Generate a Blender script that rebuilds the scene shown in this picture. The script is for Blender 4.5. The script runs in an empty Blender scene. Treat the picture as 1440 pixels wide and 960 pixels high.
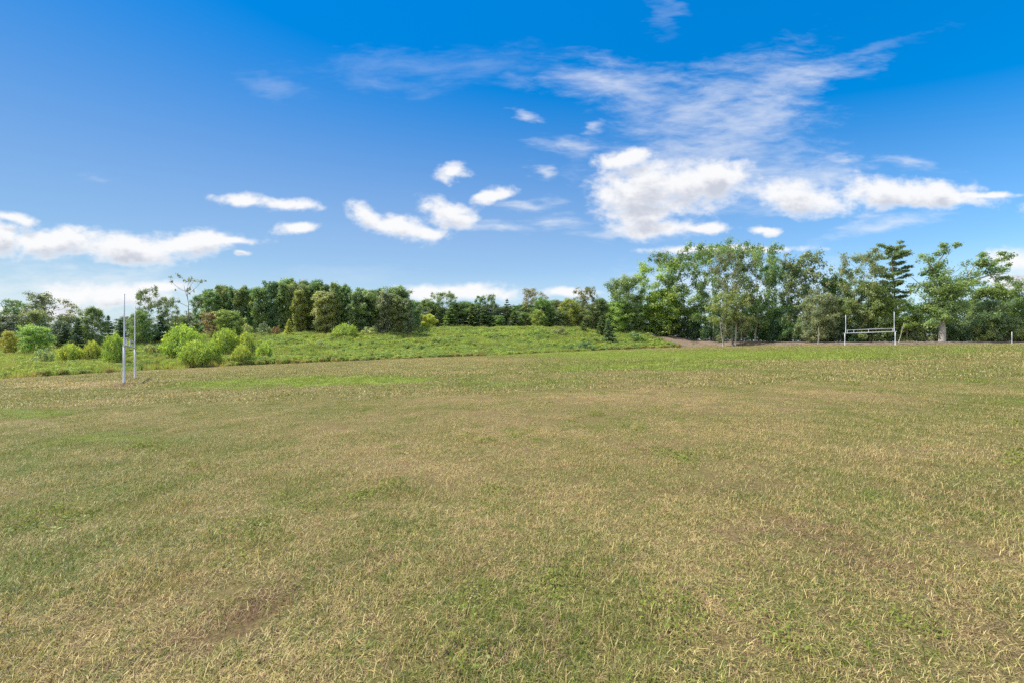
import bpy, math, random
import numpy as np

S = bpy.context.scene
COL = S.collection
F, CU, CV, EYE = 560.0, 720.0, 480.0, 1.6      # focal length and centre in photo pixels, eye height
R = math.radians
# ------------------------------------------------------------------ terrain
EDGE = np.array([  # view column, distance of the field edge, distance of the crest, ground height there
    (-400, 27, 60, -1.5), (0, 42.7, 80, -1.0), (130, 51.8, 90, 0.2), (250, 63.5, 108, 2.4), (370, 72, 118, 3.2),
    (480, 79, 128, 4.3), (600, 87, 140, 5.3), (700, 94, 148, 6.1), (790, 108, 150, 6.1), (850, 118, 152, 5.0),
    (905, 124, 150, 4.4), (942, 130, 148, 3.6), (980, 132, 143, 2.0), (1009, 127, 137, 1.75), (1060, 112, 121, 1.55), (1190, 88, 96, 1.3),
    (1320, 84, 92, 1.35), (1440, 80, 88, 1.3), (1900, 70, 78, 1.3)], float)


def sst(x):
    x = np.clip(x, 0, 1)
    return x * x * (3 - 2 * x)


def field_z(X, Y):
    k = 8.0
    sx = 68 - k * np.log1p(np.exp(np.clip((68 - X) / k, -40, 40)))      # the cross slope flattens out at the right
    sx = 68 - np.logaddexp(0, (68 - X) / k) * k
    return 0.0324 * sx - 0.0154 * np.minimum(Y, 160)


def ucol(X, Y):
    return np.clip(CU + F * X / np.maximum(Y, 0.5), -400, 1900)


def edge_cols(X, Y):
    u = ucol(X, Y)
    return [np.interp(u, EDGE[:, 0], EDGE[:, i]) for i in (1, 2, 3)]


def vnoise(X, Y, s, seed=0):
    """smooth value noise in the ground plane, 0..1"""
    rs = np.random.RandomState(seed)
    tab = rs.rand(64, 64)
    x, y = np.asarray(X) / s, np.asarray(Y) / s
    xi, yi = np.floor(x).astype(int), np.floor(y).astype(int)
    fx, fy = sst(x - xi), sst(y - yi)
    a, b = tab[xi % 64, yi % 64], tab[(xi + 1) % 64, yi % 64]
    c, d = tab[xi % 64, (yi + 1) % 64], tab[(xi + 1) % 64, (yi + 1) % 64]
    return (a * (1 - fx) + b * fx) * (1 - fy) + (c * (1 - fx) + d * fx) * fy


def ground_z(X, Y):
    X, Y = np.asarray(X, float), np.asarray(Y, float)
    ye, yc, zc = edge_cols(X, Y)
    z = field_z(X, Y)
    t = sst((Y - ye) / (yc - ye))
    out = z * (1 - t) + zc * t
    far = sst((Y - yc - 60) / 400)
    out = out * (1 - far) + (-6.0) * far
    m = sst((Y - ye) / 3)
    out = out + m * (vnoise(X, Y, 6, 3) - .5) * 0.7 * (1 - far)
    return out + (vnoise(X, Y, 1.7, 4) - .5) * 0.05 + (vnoise(X, Y, 0.6, 5) - .5) * 0.025


def gz(x, y):
    return float(ground_z(np.array([x]), np.array([y]))[0])


def outside(X, Y):
    """metres beyond the mown edge (along the line of depth), with a ragged border"""
    ye, yc, zc = edge_cols(X, Y)
    return Y - ye + (vnoise(X, Y, 3.0, 8) - .5) * 2.4


LUSH = [(450, 536, 150, 6, .75), (560, 532, 70, 5, .6), (300, 543, 90, 5, .45), (900, 514, 170, 8, .45), (960, 500, 230, 6, .75),
        (860, 497, 110, 4, .6), (1100, 498, 220, 8, .45), (1350, 490, 200, 5, .3), (720, 540, 140, 12, .28), (30, 580, 70, 7, .55),
        (470, 690, 140, 22, .14), (120, 665, 130, 22, .1), (90, 800, 110, 50, .08), (1255, 705, 26, 8, .5), (560, 745, 80, 24, .2),
        (30, 720, 60, 40, .08), (820, 880, 60, 40, .12), (700, 850, 90, 40, .15), (200, 620, 120, 10, .1),
        (120, 541, 90, 5, -.4), (640, 505, 140, 4, -.15), (1050, 560, 260, 18, -.22), (910, 626, 60, 7, -.35), (300, 600, 200, 14, -.15),
        (1300, 630, 160, 20, -.12), (1340, 830, 130, 60, -.14), (580, 660, 60, 18, -.2), (1080, 770, 130, 40, -.16), (770, 560, 200, 8, -.1)]
BARE = [(355, 832, 62, 22, 1.25), (398, 864, 44, 22, 1.2), (340, 890, 60, 20, 1), (245, 915, 44, 18, .95), (690, 790, 44, 14, .6), (770, 905, 80, 18, .6),
        (1200, 790, 90, 18, .55), (1130, 745, 70, 14, .5), (100, 870, 50, 12, .6), (175, 541, 16, 2.6, .9), (189, 531, 9, 2, .9), (1330, 700, 80, 12, .5),
        (905, 628, 50, 5, .4), (500, 790, 60, 14, .5), (1010, 690, 90, 9, .4), (1380, 900, 60, 30, .5), (640, 930, 60, 20, .5)]


def patches(X, Y, z, table):
    Yc = np.maximum(Y, .6)
    u = CU + F * X / Yc
    v = CV + F * (EYE - z) / Yc
    wob = (vnoise(X, Y, 1.3, 21) - .5) * .8 + (vnoise(X, Y, .35, 22) - .5) * .5
    s = np.zeros_like(u)
    for a, b, ra, rb, w in table:
        d = np.sqrt(((u - a) / ra) ** 2 + ((v - b) / rb) ** 2) + wob
        s += w * sst((1.5 - d) / 1.2)
    return np.where(Y > 1, s, 0)


def lush(X, Y, z):
    b = 0.41 + (vnoise(X, Y, 9, 11) - .5) * .22 + (vnoise(X, Y, 2.2, 12) - .5) * .34 + (vnoise(X, Y, .6, 13) - .5) * .36
    return np.clip(b + patches(X, Y, z, LUSH), 0, 1)


def bare(X, Y, z):
    return np.clip(patches(X, Y, z, BARE), 0, 1)


def dirt_mask(X, Y):
    u = ucol(X, Y)
    o = outside(X, Y)
    ye, yc, zc = edge_cols(X, Y)
    lim = 964 - 60 * np.clip((Y - ye) / (yc - ye), 0, 1.2)
    d = sst((u - lim + 6 * (vnoise(X, Y, 2, 41) - .5)) / 8) * sst((o - 0.2) / 1.2) * (1 - sst((o - 40) / 10))
    f = np.where(u < lim, sst((o + 0.5) / .7) * (1 - sst((o - 1.0) / .8)), 0)
    return np.clip(d + .7 * f, 0, 1)


def place(u, Y):
    x = (u - CU) / F * Y
    return x, Y, gz(x, Y)


# ------------------------------------------------------------------ helpers
def tag(o, label=None, cat=None, group=None, kind=None):
    for k, val in (('label', label), ('category', cat), ('group', group), ('kind', kind)):
        if val:
            o[k] = val
    return o


def mesh_np(name, verts, faces, mats=(), attrs=None, smooth=False):
    """faces: list of arrays (n,k)"""
    me = bpy.data.meshes.new(name)
    verts = np.asarray(verts, np.float32)
    me.vertices.add(len(verts))
    me.vertices.foreach_set('co', verts.ravel())
    loops = np.concatenate([f.ravel() for f in faces]).astype(np.int32)
    tot = np.concatenate([np.full(len(f), f.shape[1], np.int32) for f in faces])
    start = np.concatenate([[0], np.cumsum(tot)[:-1]]).astype(np.int32)
    me.loops.add(len(loops))
    me.loops.foreach_set('vertex_index', loops)
    me.polygons.add(len(tot))
    me.polygons.foreach_set('loop_start', start)
    me.polygons.foreach_set('loop_total', tot)
    for k, a in (attrs or {}).items():
        at = me.attributes.new(k, 'FLOAT', 'POINT')
        at.data.foreach_set('value', np.asarray(a, np.float32))
    for m in mats:
        me.materials.append(m)
    me.update(calc_edges=True)
    if smooth:
        me.polygons.foreach_set('use_smooth', np.ones(len(tot), bool))
    me.validate()
    return me


def link(name, me, parent=None):
    o = bpy.data.objects.new(name, me)
    COL.objects.link(o)
    if parent:
        o.parent = parent
    return o


def empty(name, loc=(0, 0, 0), rz=0.0):
    o = bpy.data.objects.new(name, None)
    o.empty_display_size = .3
    COL.objects.link(o)
    o.location = loc
    o.rotation_euler = (0, 0, rz)
    return o


class Tubes:
    def __init__(self):
        self.v, self.f, self.n = [], [], 0

    def add(self, pts, rad, sides=6, cap=True):
        pts = np.asarray(pts, float)
        rad = np.broadcast_to(np.asarray(rad, float), (len(pts),))
        tan = np.gradient(pts, axis=0)
        tan /= np.linalg.norm(tan, axis=1)[:, None] + 1e-9
        ref = np.where(np.abs(tan[:, 2:3]) > .9, np.array([[1., 0, 0]]), np.array([[0, 0, 1.]]))
        a = np.cross(tan, ref)
        a /= np.linalg.norm(a, axis=1)[:, None] + 1e-9
        b = np.cross(tan, a)
        th = np.arange(sides) * 2 * np.pi / sides
        ring = pts[:, None] + rad[:, None, None] * (np.cos(th)[None, :, None] * a[:, None] + np.sin(th)[None, :, None] * b[:, None])
        self.v.append(ring.reshape(-1, 3))
        i = np.arange(len(pts) - 1)[:, None] * sides
        j = np.arange(sides)[None]
        k = (j + 1) % sides
        q = np.stack([i + j, i + k, i + sides + k, i + sides + j], -1).reshape(-1, 4) + self.n
        self.f.append(q)
        m = len(pts) * sides
        if cap:
            for e, base in ((0, pts[0]), (len(pts) - 1, pts[-1])):
                self.v.append(base[None])
                c = self.n + m
                r0 = self.n + e * sides
                jj = np.arange(sides)
                self.f.append(np.stack([np.full(sides, c), r0 + jj, r0 + (jj + 1) % sides, np.full(sides, c)], -1)[:, :3])
                m += 1
        self.n += m

    def mesh(self, name, mat, smooth=True):
        f4 = [f for f in self.f if f.shape[1] == 4]
        f3 = [f for f in self.f if f.shape[1] == 3]
        fs = []
        if f4: fs.append(np.concatenate(f4))
        if f3: fs.append(np.concatenate(f3))
        return mesh_np(name, np.concatenate(self.v), fs, [mat], smooth=smooth)


def unit(v):
    return v / (np.linalg.norm(v, axis=-1, keepdims=True) + 1e-9)


def leaves(rs, pos, nrm, size, asp=1.6, jit=.9, bend=.25):
    """one folded leaf spray (a quad) per position; returns verts, faces"""
    n = len(pos)
    nn = unit(nrm + rs.normal(size=(n, 3)) * jit)
    t = unit(np.cross(nn, rs.normal(size=(n, 3))))
    b = np.cross(nn, t)
    s = (size * (0.6 + 0.8 * rs.rand(n)))[:, None]
    L, W = s * asp * .5, s * .5
    k = rs.uniform(-bend, bend, (n, 1)) * s
    p0 = pos - t * L
    p1 = pos + b * W * rs.uniform(.6, 1.1, (n, 1)) + nn * k
    p2 = pos + t * L * rs.uniform(.7, 1.2, (n, 1))
    p3 = pos - b * W * rs.uniform(.6, 1.1, (n, 1)) + nn * k
    v = np.stack([p0, p1, p2, p3], 1).reshape(-1, 3)
    f = np.arange(4 * n).reshape(-1, 4)
    return v, f


# ------------------------------------------------------------------ materials
class NT:
    def __init__(self, tree):
        self.t = tree
        tree.nodes.clear()

    def n(self, typ, **kw):
        nd = self.t.nodes.new(typ)
        for k, val in kw.items():
            setattr(nd, k, val)
        return nd

    def put(self, sock, val):
        if isinstance(val, bpy.types.NodeSocket):
            self.t.links.new(val, sock)
        elif val is not None:
            if hasattr(sock.default_value, '__len__') and not hasattr(val, '__len__'):
                val = (val,) * len(sock.default_value)
            if hasattr(sock.default_value, '__len__') and len(val) == 3 and len(sock.default_value) == 4:
                val = (*val, 1)
            sock.default_value = val

    def math(self, op, a, b=None, c=None, clamp=False):
        nd = self.n('ShaderNodeMath', operation=op, use_clamp=clamp)
        for i, x in enumerate((a, b, c)):
            if x is not None:
                self.put(nd.inputs[i], x)
        return nd.outputs[0]

    def vec(self, op, a, b=None, out=0):
        nd = self.n('ShaderNodeVectorMath', operation=op)
        self.put(nd.inputs[0], a)
        if b is not None:
            self.put(nd.inputs[1], b)
        return nd.outputs[out]

    def mix(self, fac, a, b, blend='MIX'):
        nd = self.n('ShaderNodeMix', data_type='RGBA', blend_type=blend)
        self.put(nd.inputs[0], fac)
        self.put(nd.inputs[6], a)
        self.put(nd.inputs[7], b)
        return nd.outputs[2]

    def rng(self, val, a, b, c=0.0, d=1.0, smooth=False):
        nd = self.n('ShaderNodeMapRange', interpolation_type='SMOOTHSTEP' if smooth else 'LINEAR')
        for i, x in enumerate((val, a, b, c, d)):
            self.put(nd.inputs[i], x)
        return nd.outputs[0]

    def noise(self, vec, scale, detail=3, rough=.55, dist=0.0):
        nd = self.n('ShaderNodeTexNoise')
        self.put(nd.inputs['Vector'], vec)
        self.put(nd.inputs['Scale'], scale)
        self.put(nd.inputs['Detail'], detail)
        self.put(nd.inputs['Roughness'], rough)
        self.put(nd.inputs['Distortion'], dist)
        return nd.outputs['Fac']

    def attr(self, name, kind='GEOMETRY'):
        nd = self.n('ShaderNodeAttribute', attribute_name=name, attribute_type=kind)
        return nd.outputs['Fac']


def new_mat(name):
    m = bpy.data.materials.new(name)
    m.use_nodes = True
    return m, NT(m.node_tree)


def finish(nt, shader):
    o = nt.n('ShaderNodeOutputMaterial')
    nt.t.links.new(shader, o.inputs['Surface'])


def leafy_shader(nt, col, trans=.4, rough=.55, spec=.25, tcol=(1.25, 1.2, .55)):
    p = nt.n('ShaderNodeBsdfPrincipled')
    nt.put(p.inputs['Base Color'], col)
    nt.put(p.inputs['Roughness'], rough)
    nt.put(p.inputs['Specular IOR Level'], spec)
    t = nt.n('ShaderNodeBsdfTranslucent')
    nt.put(t.inputs['Color'], nt.mix(1.0, col, tcol, 'MULTIPLY'))
    m = nt.n('ShaderNodeMixShader')
    nt.put(m.inputs[0], trans)
    nt.t.links.new(p.outputs[0], m.inputs[1])
    nt.t.links.new(t.outputs[0], m.inputs[2])
    finish(nt, m.outputs[0])


def foliage_mat():
    """leaf colour = the plant's own colour (object colour) with leaf to leaf variation"""
    m, nt = new_mat('foliage')
    oi = nt.n('ShaderNodeObjectInfo')
    r = nt.attr('rnd')
    c = nt.attr('clump')
    base = oi.outputs['Color']
    warm = nt.mix(1.0, base, (1.5, 1.35, .9), 'MULTIPLY')
    cool = nt.mix(1.0, base, (.72, .85, 1.05), 'MULTIPLY')
    k = nt.mix(c, cool, warm)
    k = nt.mix(.6, base, k)
    dry = nt.mix(1.0, base, (1.9, 1.35, .9), 'MULTIPLY')
    k = nt.mix(nt.math('MULTIPLY', nt.math('GREATER_THAN', r, .93), .6), k, dry)
    b = nt.rng(r, 0, 1, .7, 1.35)
    bb = nt.n('ShaderNodeCombineXYZ')
    for i in range(3): nt.put(bb.inputs[i], b)
    k = nt.mix(1.0, k, bb.outputs[0], 'MULTIPLY')
    leafy_shader(nt, k, trans=.5, rough=.42, spec=.5, tcol=(1.35, 1.35, .8))
    return m


def bark_mat(name, a, b):
    m, nt = new_mat(name)
    g = nt.n('ShaderNodeTexCoord')
    v = nt.vec('MULTIPLY', g.outputs['Object'], (6, 6, 1.2))
    n = nt.noise(v, 1.5, 5, .65)
    p = nt.n('ShaderNodeBsdfPrincipled')
    nt.put(p.inputs['Base Color'], nt.mix(nt.rng(n, .3, .7), a, b))
    nt.put(p.inputs['Roughness'], .9)
    bp = nt.n('ShaderNodeBump')
    nt.put(bp.inputs['Height'], n)
    nt.put(bp.inputs['Distance'], .06)
    nt.put(bp.inputs['Strength'], .8)
    nt.t.links.new(bp.outputs[0], p.inputs['Normal'])
    finish(nt, p.outputs[0])
    return m


STRAW_A, STRAW_B = (.36, .272, .098), (.66, .54, .235)
GREEN_A, GREEN_B = (.10, .135, .018), (.27, .315, .05)
BROWN_A, BROWN_B = (.14, .08, .05), (.36, .225, .15)


def turf_ground_mat():
    m, nt = new_mat('ground')
    geo = nt.n('ShaderNodeNewGeometry')
    P = geo.outputs['Position']
    g, mead, dirt, br = nt.attr('lush'), nt.attr('meadow'), nt.attr('dirt'), nt.attr('bare')
    fine = nt.noise(P, 38, 4, .7)
    mid = nt.noise(P, 7, 4, .65)
    big = nt.noise(P, .8, 4, .6)
    straw = nt.mix(nt.rng(fine, .35, .68), (.10, .066, .036), (.27, .195, .085))
    straw = nt.mix(nt.rng(mid, .4, .75), straw, (.28, .21, .095))
    green = nt.mix(nt.rng(fine, .35, .65), (.05, .065, .012), (.17, .205, .034))
    gg = nt.math('ADD', g, nt.rng(mid, .2, .8, -.28, .28))
    gg = nt.math('ADD', gg, nt.rng(big, .2, .8, -.12, .12), clamp=True)
    col = nt.mix(nt.rng(gg, .12, .82), straw, green)
    vivid = nt.mix(nt.rng(fine, .3, .7), (.155, .20, .028), (.26, .32, .055))
    col = nt.mix(nt.rng(g, .62, 1.0), col, vivid)
    soil = nt.mix(nt.rng(fine, .3, .7), (.05, .024, .017), (.20, .105, .072))
    col = nt.mix(nt.math('MULTIPLY', br, .85), col, soil)
    md = nt.mix(nt.rng(mid, .3, .7), (.06, .075, .02), (.14, .15, .045))
    col = nt.mix(mead, col, md)
    mulch = nt.mix(nt.rng(mid, .35, .65), (.10, .075, .058), (.30, .235, .175))
    mulch = nt.mix(nt.rng(nt.noise(P, .45, 3, .6), .45, .62), mulch, nt.mix(nt.rng(fine, .3, .7), (.13, .095, .06), (.34, .255, .165)))
    col = nt.mix(dirt, col, mulch)
    p = nt.n('ShaderNodeBsdfPrincipled')
    nt.put(p.inputs['Base Color'], col)
    nt.put(p.inputs['Roughness'], .95)
    nt.put(p.inputs['Specular IOR Level'], .1)
    bp = nt.n('ShaderNodeBump')
    nt.put(bp.inputs['Height'], nt.math('ADD', fine, nt.math('MULTIPLY', mid, .8)))
    nt.put(bp.inputs['Distance'], .05)
    nt.put(bp.inputs['Strength'], .7)
    nt.t.links.new(bp.outputs[0], p.inputs['Normal'])
    finish(nt, p.outputs[0])
    return m


def blade_mat():
    m, nt = new_mat('turf_blades')
    r, r2 = nt.attr('rnd'), nt.attr('hue')
    g = nt.attr('lush', 'INSTANCER')
    geo = nt.n('ShaderNodeNewGeometry')
    mid = nt.noise(geo.outputs['Position'], 7, 3, .6)
    gg = nt.math('ADD', g, nt.rng(mid, .25, .75, -.42, .42))
    fleck = nt.noise(geo.outputs['Position'], 17, 2, .6)
    isg = nt.rng(nt.math('SUBTRACT', gg, r), -.06, .06)
    straw = nt.mix(r2, STRAW_A, STRAW_B)
    straw = nt.mix(nt.math('MAXIMUM', nt.rng(r2, .26, .14), nt.math('MULTIPLY', nt.rng(fleck, .58, .68), .8)), straw, nt.mix(nt.rng(r2, 0, .2), BROWN_A, BROWN_B))
    straw = nt.mix(nt.math('MULTIPLY', nt.attr('bare', 'INSTANCER'), nt.rng(r2, 1.1, .5)), straw, nt.mix(r2, (.12, .06, .042), (.34, .20, .14)))
    green = nt.mix(r2, GREEN_A, GREEN_B)
    green = nt.mix(nt.rng(r2, .8, .92), green, (.16, .20, .10))
    green = nt.mix(nt.rng(g, .65, 1.0), green, nt.mix(r2, (.19, .235, .035), (.31, .375, .065)))
    lum = nt.n('ShaderNodeCombineXYZ')
    lv = nt.rng(nt.math('FRACT', nt.math('MULTIPLY', r, 37.0)), 0, 1, .5, 1.55)
    for i in range(3): nt.put(lum.inputs[i], lv)
    leafy_shader(nt, nt.mix(1.0, nt.mix(isg, straw, green), lum.outputs[0], 'MULTIPLY'), trans=.3, rough=.5, spec=.3, tcol=(1.1, 1.1, .7))
    return m


def meadow_mat():
    m, nt = new_mat('meadow_weeds')
    r, r2 = nt.attr('rnd'), nt.attr('hue')
    geo = nt.n('ShaderNodeNewGeometry')
    P = nt.vec('MULTIPLY', geo.outputs['Position'], (1, 1, 0))
    a = nt.noise(P, .16, 4, .6)
    b = nt.noise(P, .5, 3, .6)
    c = nt.noise(P, .09, 3, .6)
    col = nt.mix(nt.rng(a, .4, .62), (.22, .32, .11), (.33, .42, .10))
    col = nt.mix(nt.rng(b, .52, .68), col, (.40, .45, .19))
    col = nt.mix(nt.math('MULTIPLY', nt.rng(c, .55, .65), .7), col, (.17, .27, .075))
    col = nt.mix(nt.rng(r2, .86, .93), col, (.25, .205, .075))
    col = nt.mix(nt.math('MULTIPLY', nt.rng(nt.attr('tone', 'INSTANCER'), .0, 1.0), .8), col, (.30, .22, .10))
    k = nt.n('ShaderNodeCombineXYZ')
    bb = nt.rng(r, 0, 1, .85, 1.65)
    for i in range(3): nt.put(k.inputs[i], bb)
    col = nt.mix(1.0, col, k.outputs[0], 'MULTIPLY')
    leafy_shader(nt, col, trans=.5, tcol=(1.4, 1.4, .75))
    return m


def paint_mat(name, base, dirt, amount=.4):
    m, nt = new_mat(name)
    g = nt.n('ShaderNodeTexCoord')
    n = nt.noise(nt.vec('MULTIPLY', g.outputs['Object'], (3, 3, .7)), 2.5, 5, .7)
    p = nt.n('ShaderNodeBsdfPrincipled')
    nt.put(p.inputs['Base Color'], nt.mix(nt.math('MULTIPLY', nt.rng(n, .52, .72), amount), base, dirt))
    nt.put(p.inputs['Roughness'], .45)
    finish(nt, p.outputs[0])
    return m


M_LEAF = foliage_mat()
M_BARK = bark_mat('bark_grey', (.10, .08, .062), (.30, .26, .215))
M_PALE = bark_mat('bark_pale', (.24, .22, .19), (.52, .49, .44))
M_GROUND = turf_ground_mat()
M_BLADE = blade_mat()
M_WEED = meadow_mat()
M_WHITE = paint_mat('white_paint', (.60, .60, .65), (.55, .53, .50), .25)
M_GREYP = paint_mat('galvanised_paint', (.50, .51, .56), (.36, .34, .33))
M_WOOD = bark_mat('dead_wood', (.13, .10, .075), (.36, .30, .23))

# ------------------------------------------------------------------ ground sheet
def axis(lo, hi, fine_lo, fine_hi, step, grow=1.18):
    a = list(np.arange(fine_lo, fine_hi + step * .5, step))
    s, x = step, fine_hi
    while x < hi:
        s *= grow
        x += s
        a.append(x)
    s, x = step, fine_lo
    while x > lo:
        s *= grow
        x -= s
        a.insert(0, x)
    return np.array(a)


def build_ground():
    xs = axis(-3500, 3500, -16, 16, .4, 1.025)
    ys = axis(-3500, 3500, -1, 22, .4, 1.022)
    X, Y = np.meshgrid(xs, ys)
    Xf, Yf = X.ravel(), Y.ravel()
    Z = ground_z(Xf, Yf)
    nx, ny = len(xs), len(ys)
    i = np.arange(ny - 1)[:, None] * nx
    j = np.arange(nx - 1)[None]
    q = np.stack([i + j, i + j + 1, i + nx + j + 1, i + nx + j], -1).reshape(-1, 4)
    o = outside(Xf, Yf)
    u = ucol(Xf, Yf)
    mead = sst((o - .2) / 1.0)
    me = mesh_np('ground', np.stack([Xf, Yf, Z], 1), [q], [M_GROUND],
                 {'lush': lush(Xf, Yf, Z), 'bare': bare(Xf, Yf, Z), 'meadow': mead, 'dirt': dirt_mask(Xf, Yf)}, smooth=True)
    tag(link('ground', me), 'mown field of dry and green grass sloping down to the left', 'ground', kind='structure')


build_ground()

# ------------------------------------------------------------------ scattered ground cover (uncountable)
def blades(rs, base, az, lean, length, width, segs=3, droop=.6):
    """curved blades of grass; returns verts, faces, per-vertex blade index"""
    n = len(base)
    t = np.linspace(0, 1, segs + 1)
    d = np.stack([np.cos(az), np.sin(az), np.zeros(n)], 1)
    side = np.stack([-np.sin(az), np.cos(az), np.zeros(n)], 1)
    ang = lean[:, None] + droop * t[None] ** 1.5 * (.4 + rs.rand(n)[:, None])
    hx = np.sin(ang) * length[:, None] / segs
    hz = np.cos(ang) * length[:, None] / segs
    cx = np.concatenate([np.zeros((n, 1)), np.cumsum(hx[:, :-1], 1)], 1)
    cz = np.concatenate([np.zeros((n, 1)), np.cumsum(hz[:, :-1], 1)], 1)
    c = base[:, None] + d[:, None] * cx[..., None] + np.array([0, 0, 1.])[None, None] * cz[..., None]
    w = width[:, None] * (1 - t[None] ** 2 * .92) * .5
    tw = side[:, None] * w[..., None]
    v = np.stack([c - tw, c + tw], 2).reshape(n, -1, 3)
    k = 2 * (segs + 1)
    i = np.arange(n)[:, None] * k + 2 * np.arange(segs)[None]
    q = np.stack([i, i + 1, i + 3, i + 2], -1).reshape(-1, 4)
    return v.reshape(-1, 3), q, np.repeat(np.arange(n), k)


def hidden_collection(name, meshes):
    c = bpy.data.collections.new(name)
    for k, me in enumerate(meshes):
        c.objects.link(bpy.data.objects.new('%s_%02d' % (name, k), me))
    return c


def scatter(name, pts, rotz, scl, idx, coll, extra, tilt=None):
    n = len(pts)
    me = bpy.data.meshes.new(name)
    me.vertices.add(n)
    me.vertices.foreach_set('co', np.asarray(pts, np.float32).ravel())
    rot = np.zeros((n, 3), np.float32)
    rot[:, 2] = rotz
    if tilt is not None:
        rot[:, :2] = tilt
    a = me.attributes.new('rot', 'FLOAT_VECTOR', 'POINT'); a.data.foreach_set('vector', rot.ravel())
    a = me.attributes.new('scl', 'FLOAT_VECTOR', 'POINT'); a.data.foreach_set('vector', np.asarray(scl, np.float32).ravel())
    a = me.attributes.new('idx', 'INT', 'POINT'); a.data.foreach_set('value', np.asarray(idx, np.int32))
    for k, val in extra.items():
        a = me.attributes.new(k, 'FLOAT', 'POINT'); a.data.foreach_set('value', np.asarray(val, np.float32))
    o = link(name, me)
    ng = bpy.data.node_groups.new(name, 'GeometryNodeTree')
    ng.interface.new_socket('Geometry', in_out='INPUT', socket_type='NodeSocketGeometry')
    ng.interface.new_socket('Geometry', in_out='OUTPUT', socket_type='NodeSocketGeometry')
    N, L = ng.nodes, ng.links
    gi, go = N.new('NodeGroupInput'), N.new('NodeGroupOutput')
    ci = N.new('GeometryNodeCollectionInfo')
    ci.inputs[0].default_value = coll
    ci.inputs['Separate Children'].default_value = True
    ci.inputs['Reset Children'].default_value = True
    ip = N.new('GeometryNodeInstanceOnPoints')
    ip.inputs['Pick Instance'].default_value = True

    def na(nm, dt):
        x = N.new('GeometryNodeInputNamedAttribute')
        x.data_type = dt
        x.inputs[0].default_value = nm
        return next(s for s in x.outputs if s.enabled and s.name == 'Attribute')
    L.new(gi.outputs[0], ip.inputs['Points'])
    L.new(ci.outputs[0], ip.inputs['Instance'])
    L.new(na('idx', 'INT'), ip.inputs['Instance Index'])
    L.new(na('rot', 'FLOAT_VECTOR'), ip.inputs['Rotation'])
    L.new(na('scl', 'FLOAT_VECTOR'), ip.inputs['Scale'])
    L.new(ip.outputs[0], go.inputs[0])
    md = o.modifiers.new('scatter', 'NODES')
    md.node_group = ng
    return o


def turf_meshes():
    out = []
    for k in range(6):
        rs = np.random.RandomState(100 + k)
        n = 340
        r, a = .19 * np.sqrt(rs.rand(n)), rs.rand(n) * 6.283
        base = np.stack([r * np.cos(a), r * np.sin(a), np.full(n, -.004)], 1)
        lean = np.abs(rs.normal(.95, .45, n)).clip(0, 1.5)
        ln = rs.gamma(6, .0068, n).clip(.016, .072)
        v, q, bi = blades(rs, base, rs.rand(n) * 6.283, lean, ln, rs.uniform(.0017, .0036, n), 3, 1.2)
        out.append(mesh_np('turf_tuft', v, [q], [M_BLADE], {'rnd': rs.rand(n)[bi], 'hue': rs.rand(n)[bi]}))
    # looser and coarser tufts for the middle distance: fewer, wider blades
    for k in range(4):
        rs = np.random.RandomState(200 + k)
        n = 70
        r, a = .34 * np.sqrt(rs.rand(n)), rs.rand(n) * 6.283
        base = np.stack([r * np.cos(a), r * np.sin(a), np.full(n, -.004)], 1)
        lean = np.abs(rs.normal(.7, .4, n)).clip(0, 1.4)
        v, q, bi = blades(rs, base, rs.rand(n) * 6.283, lean, rs.gamma(5, .013, n).clip(.03, .15), rs.uniform(.009, .020, n), 2, .8)
        out.append(mesh_np('turf_tuft', v, [q], [M_BLADE], {'rnd': rs.rand(n)[bi], 'hue': rs.rand(n)[bi]}))
    # flat rosettes of small broad leaves: clover and plantain between the grass
    for k in range(3):
        rs = np.random.RandomState(250 + k)
        n = 110
        r, a = .17 * rs.rand(n) ** .6, rs.rand(n) * 6.283
        pos = np.stack([r * np.cos(a), r * np.sin(a), .02 + .035 * rs.rand(n)], 1)
        v, f = leaves(rs, pos, np.stack([np.cos(a) * .6, np.sin(a) * .6, np.full(n, 1.1)], 1), .013 if k < 2 else .019, 1.6, .6, .15)
        out.append(mesh_np('turf_tuft', v, [f], [M_BLADE], {'rnd': np.full(4 * n, -.2), 'hue': np.repeat(.3 + .5 * rs.rand(n), 4)}))
    return out


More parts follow.
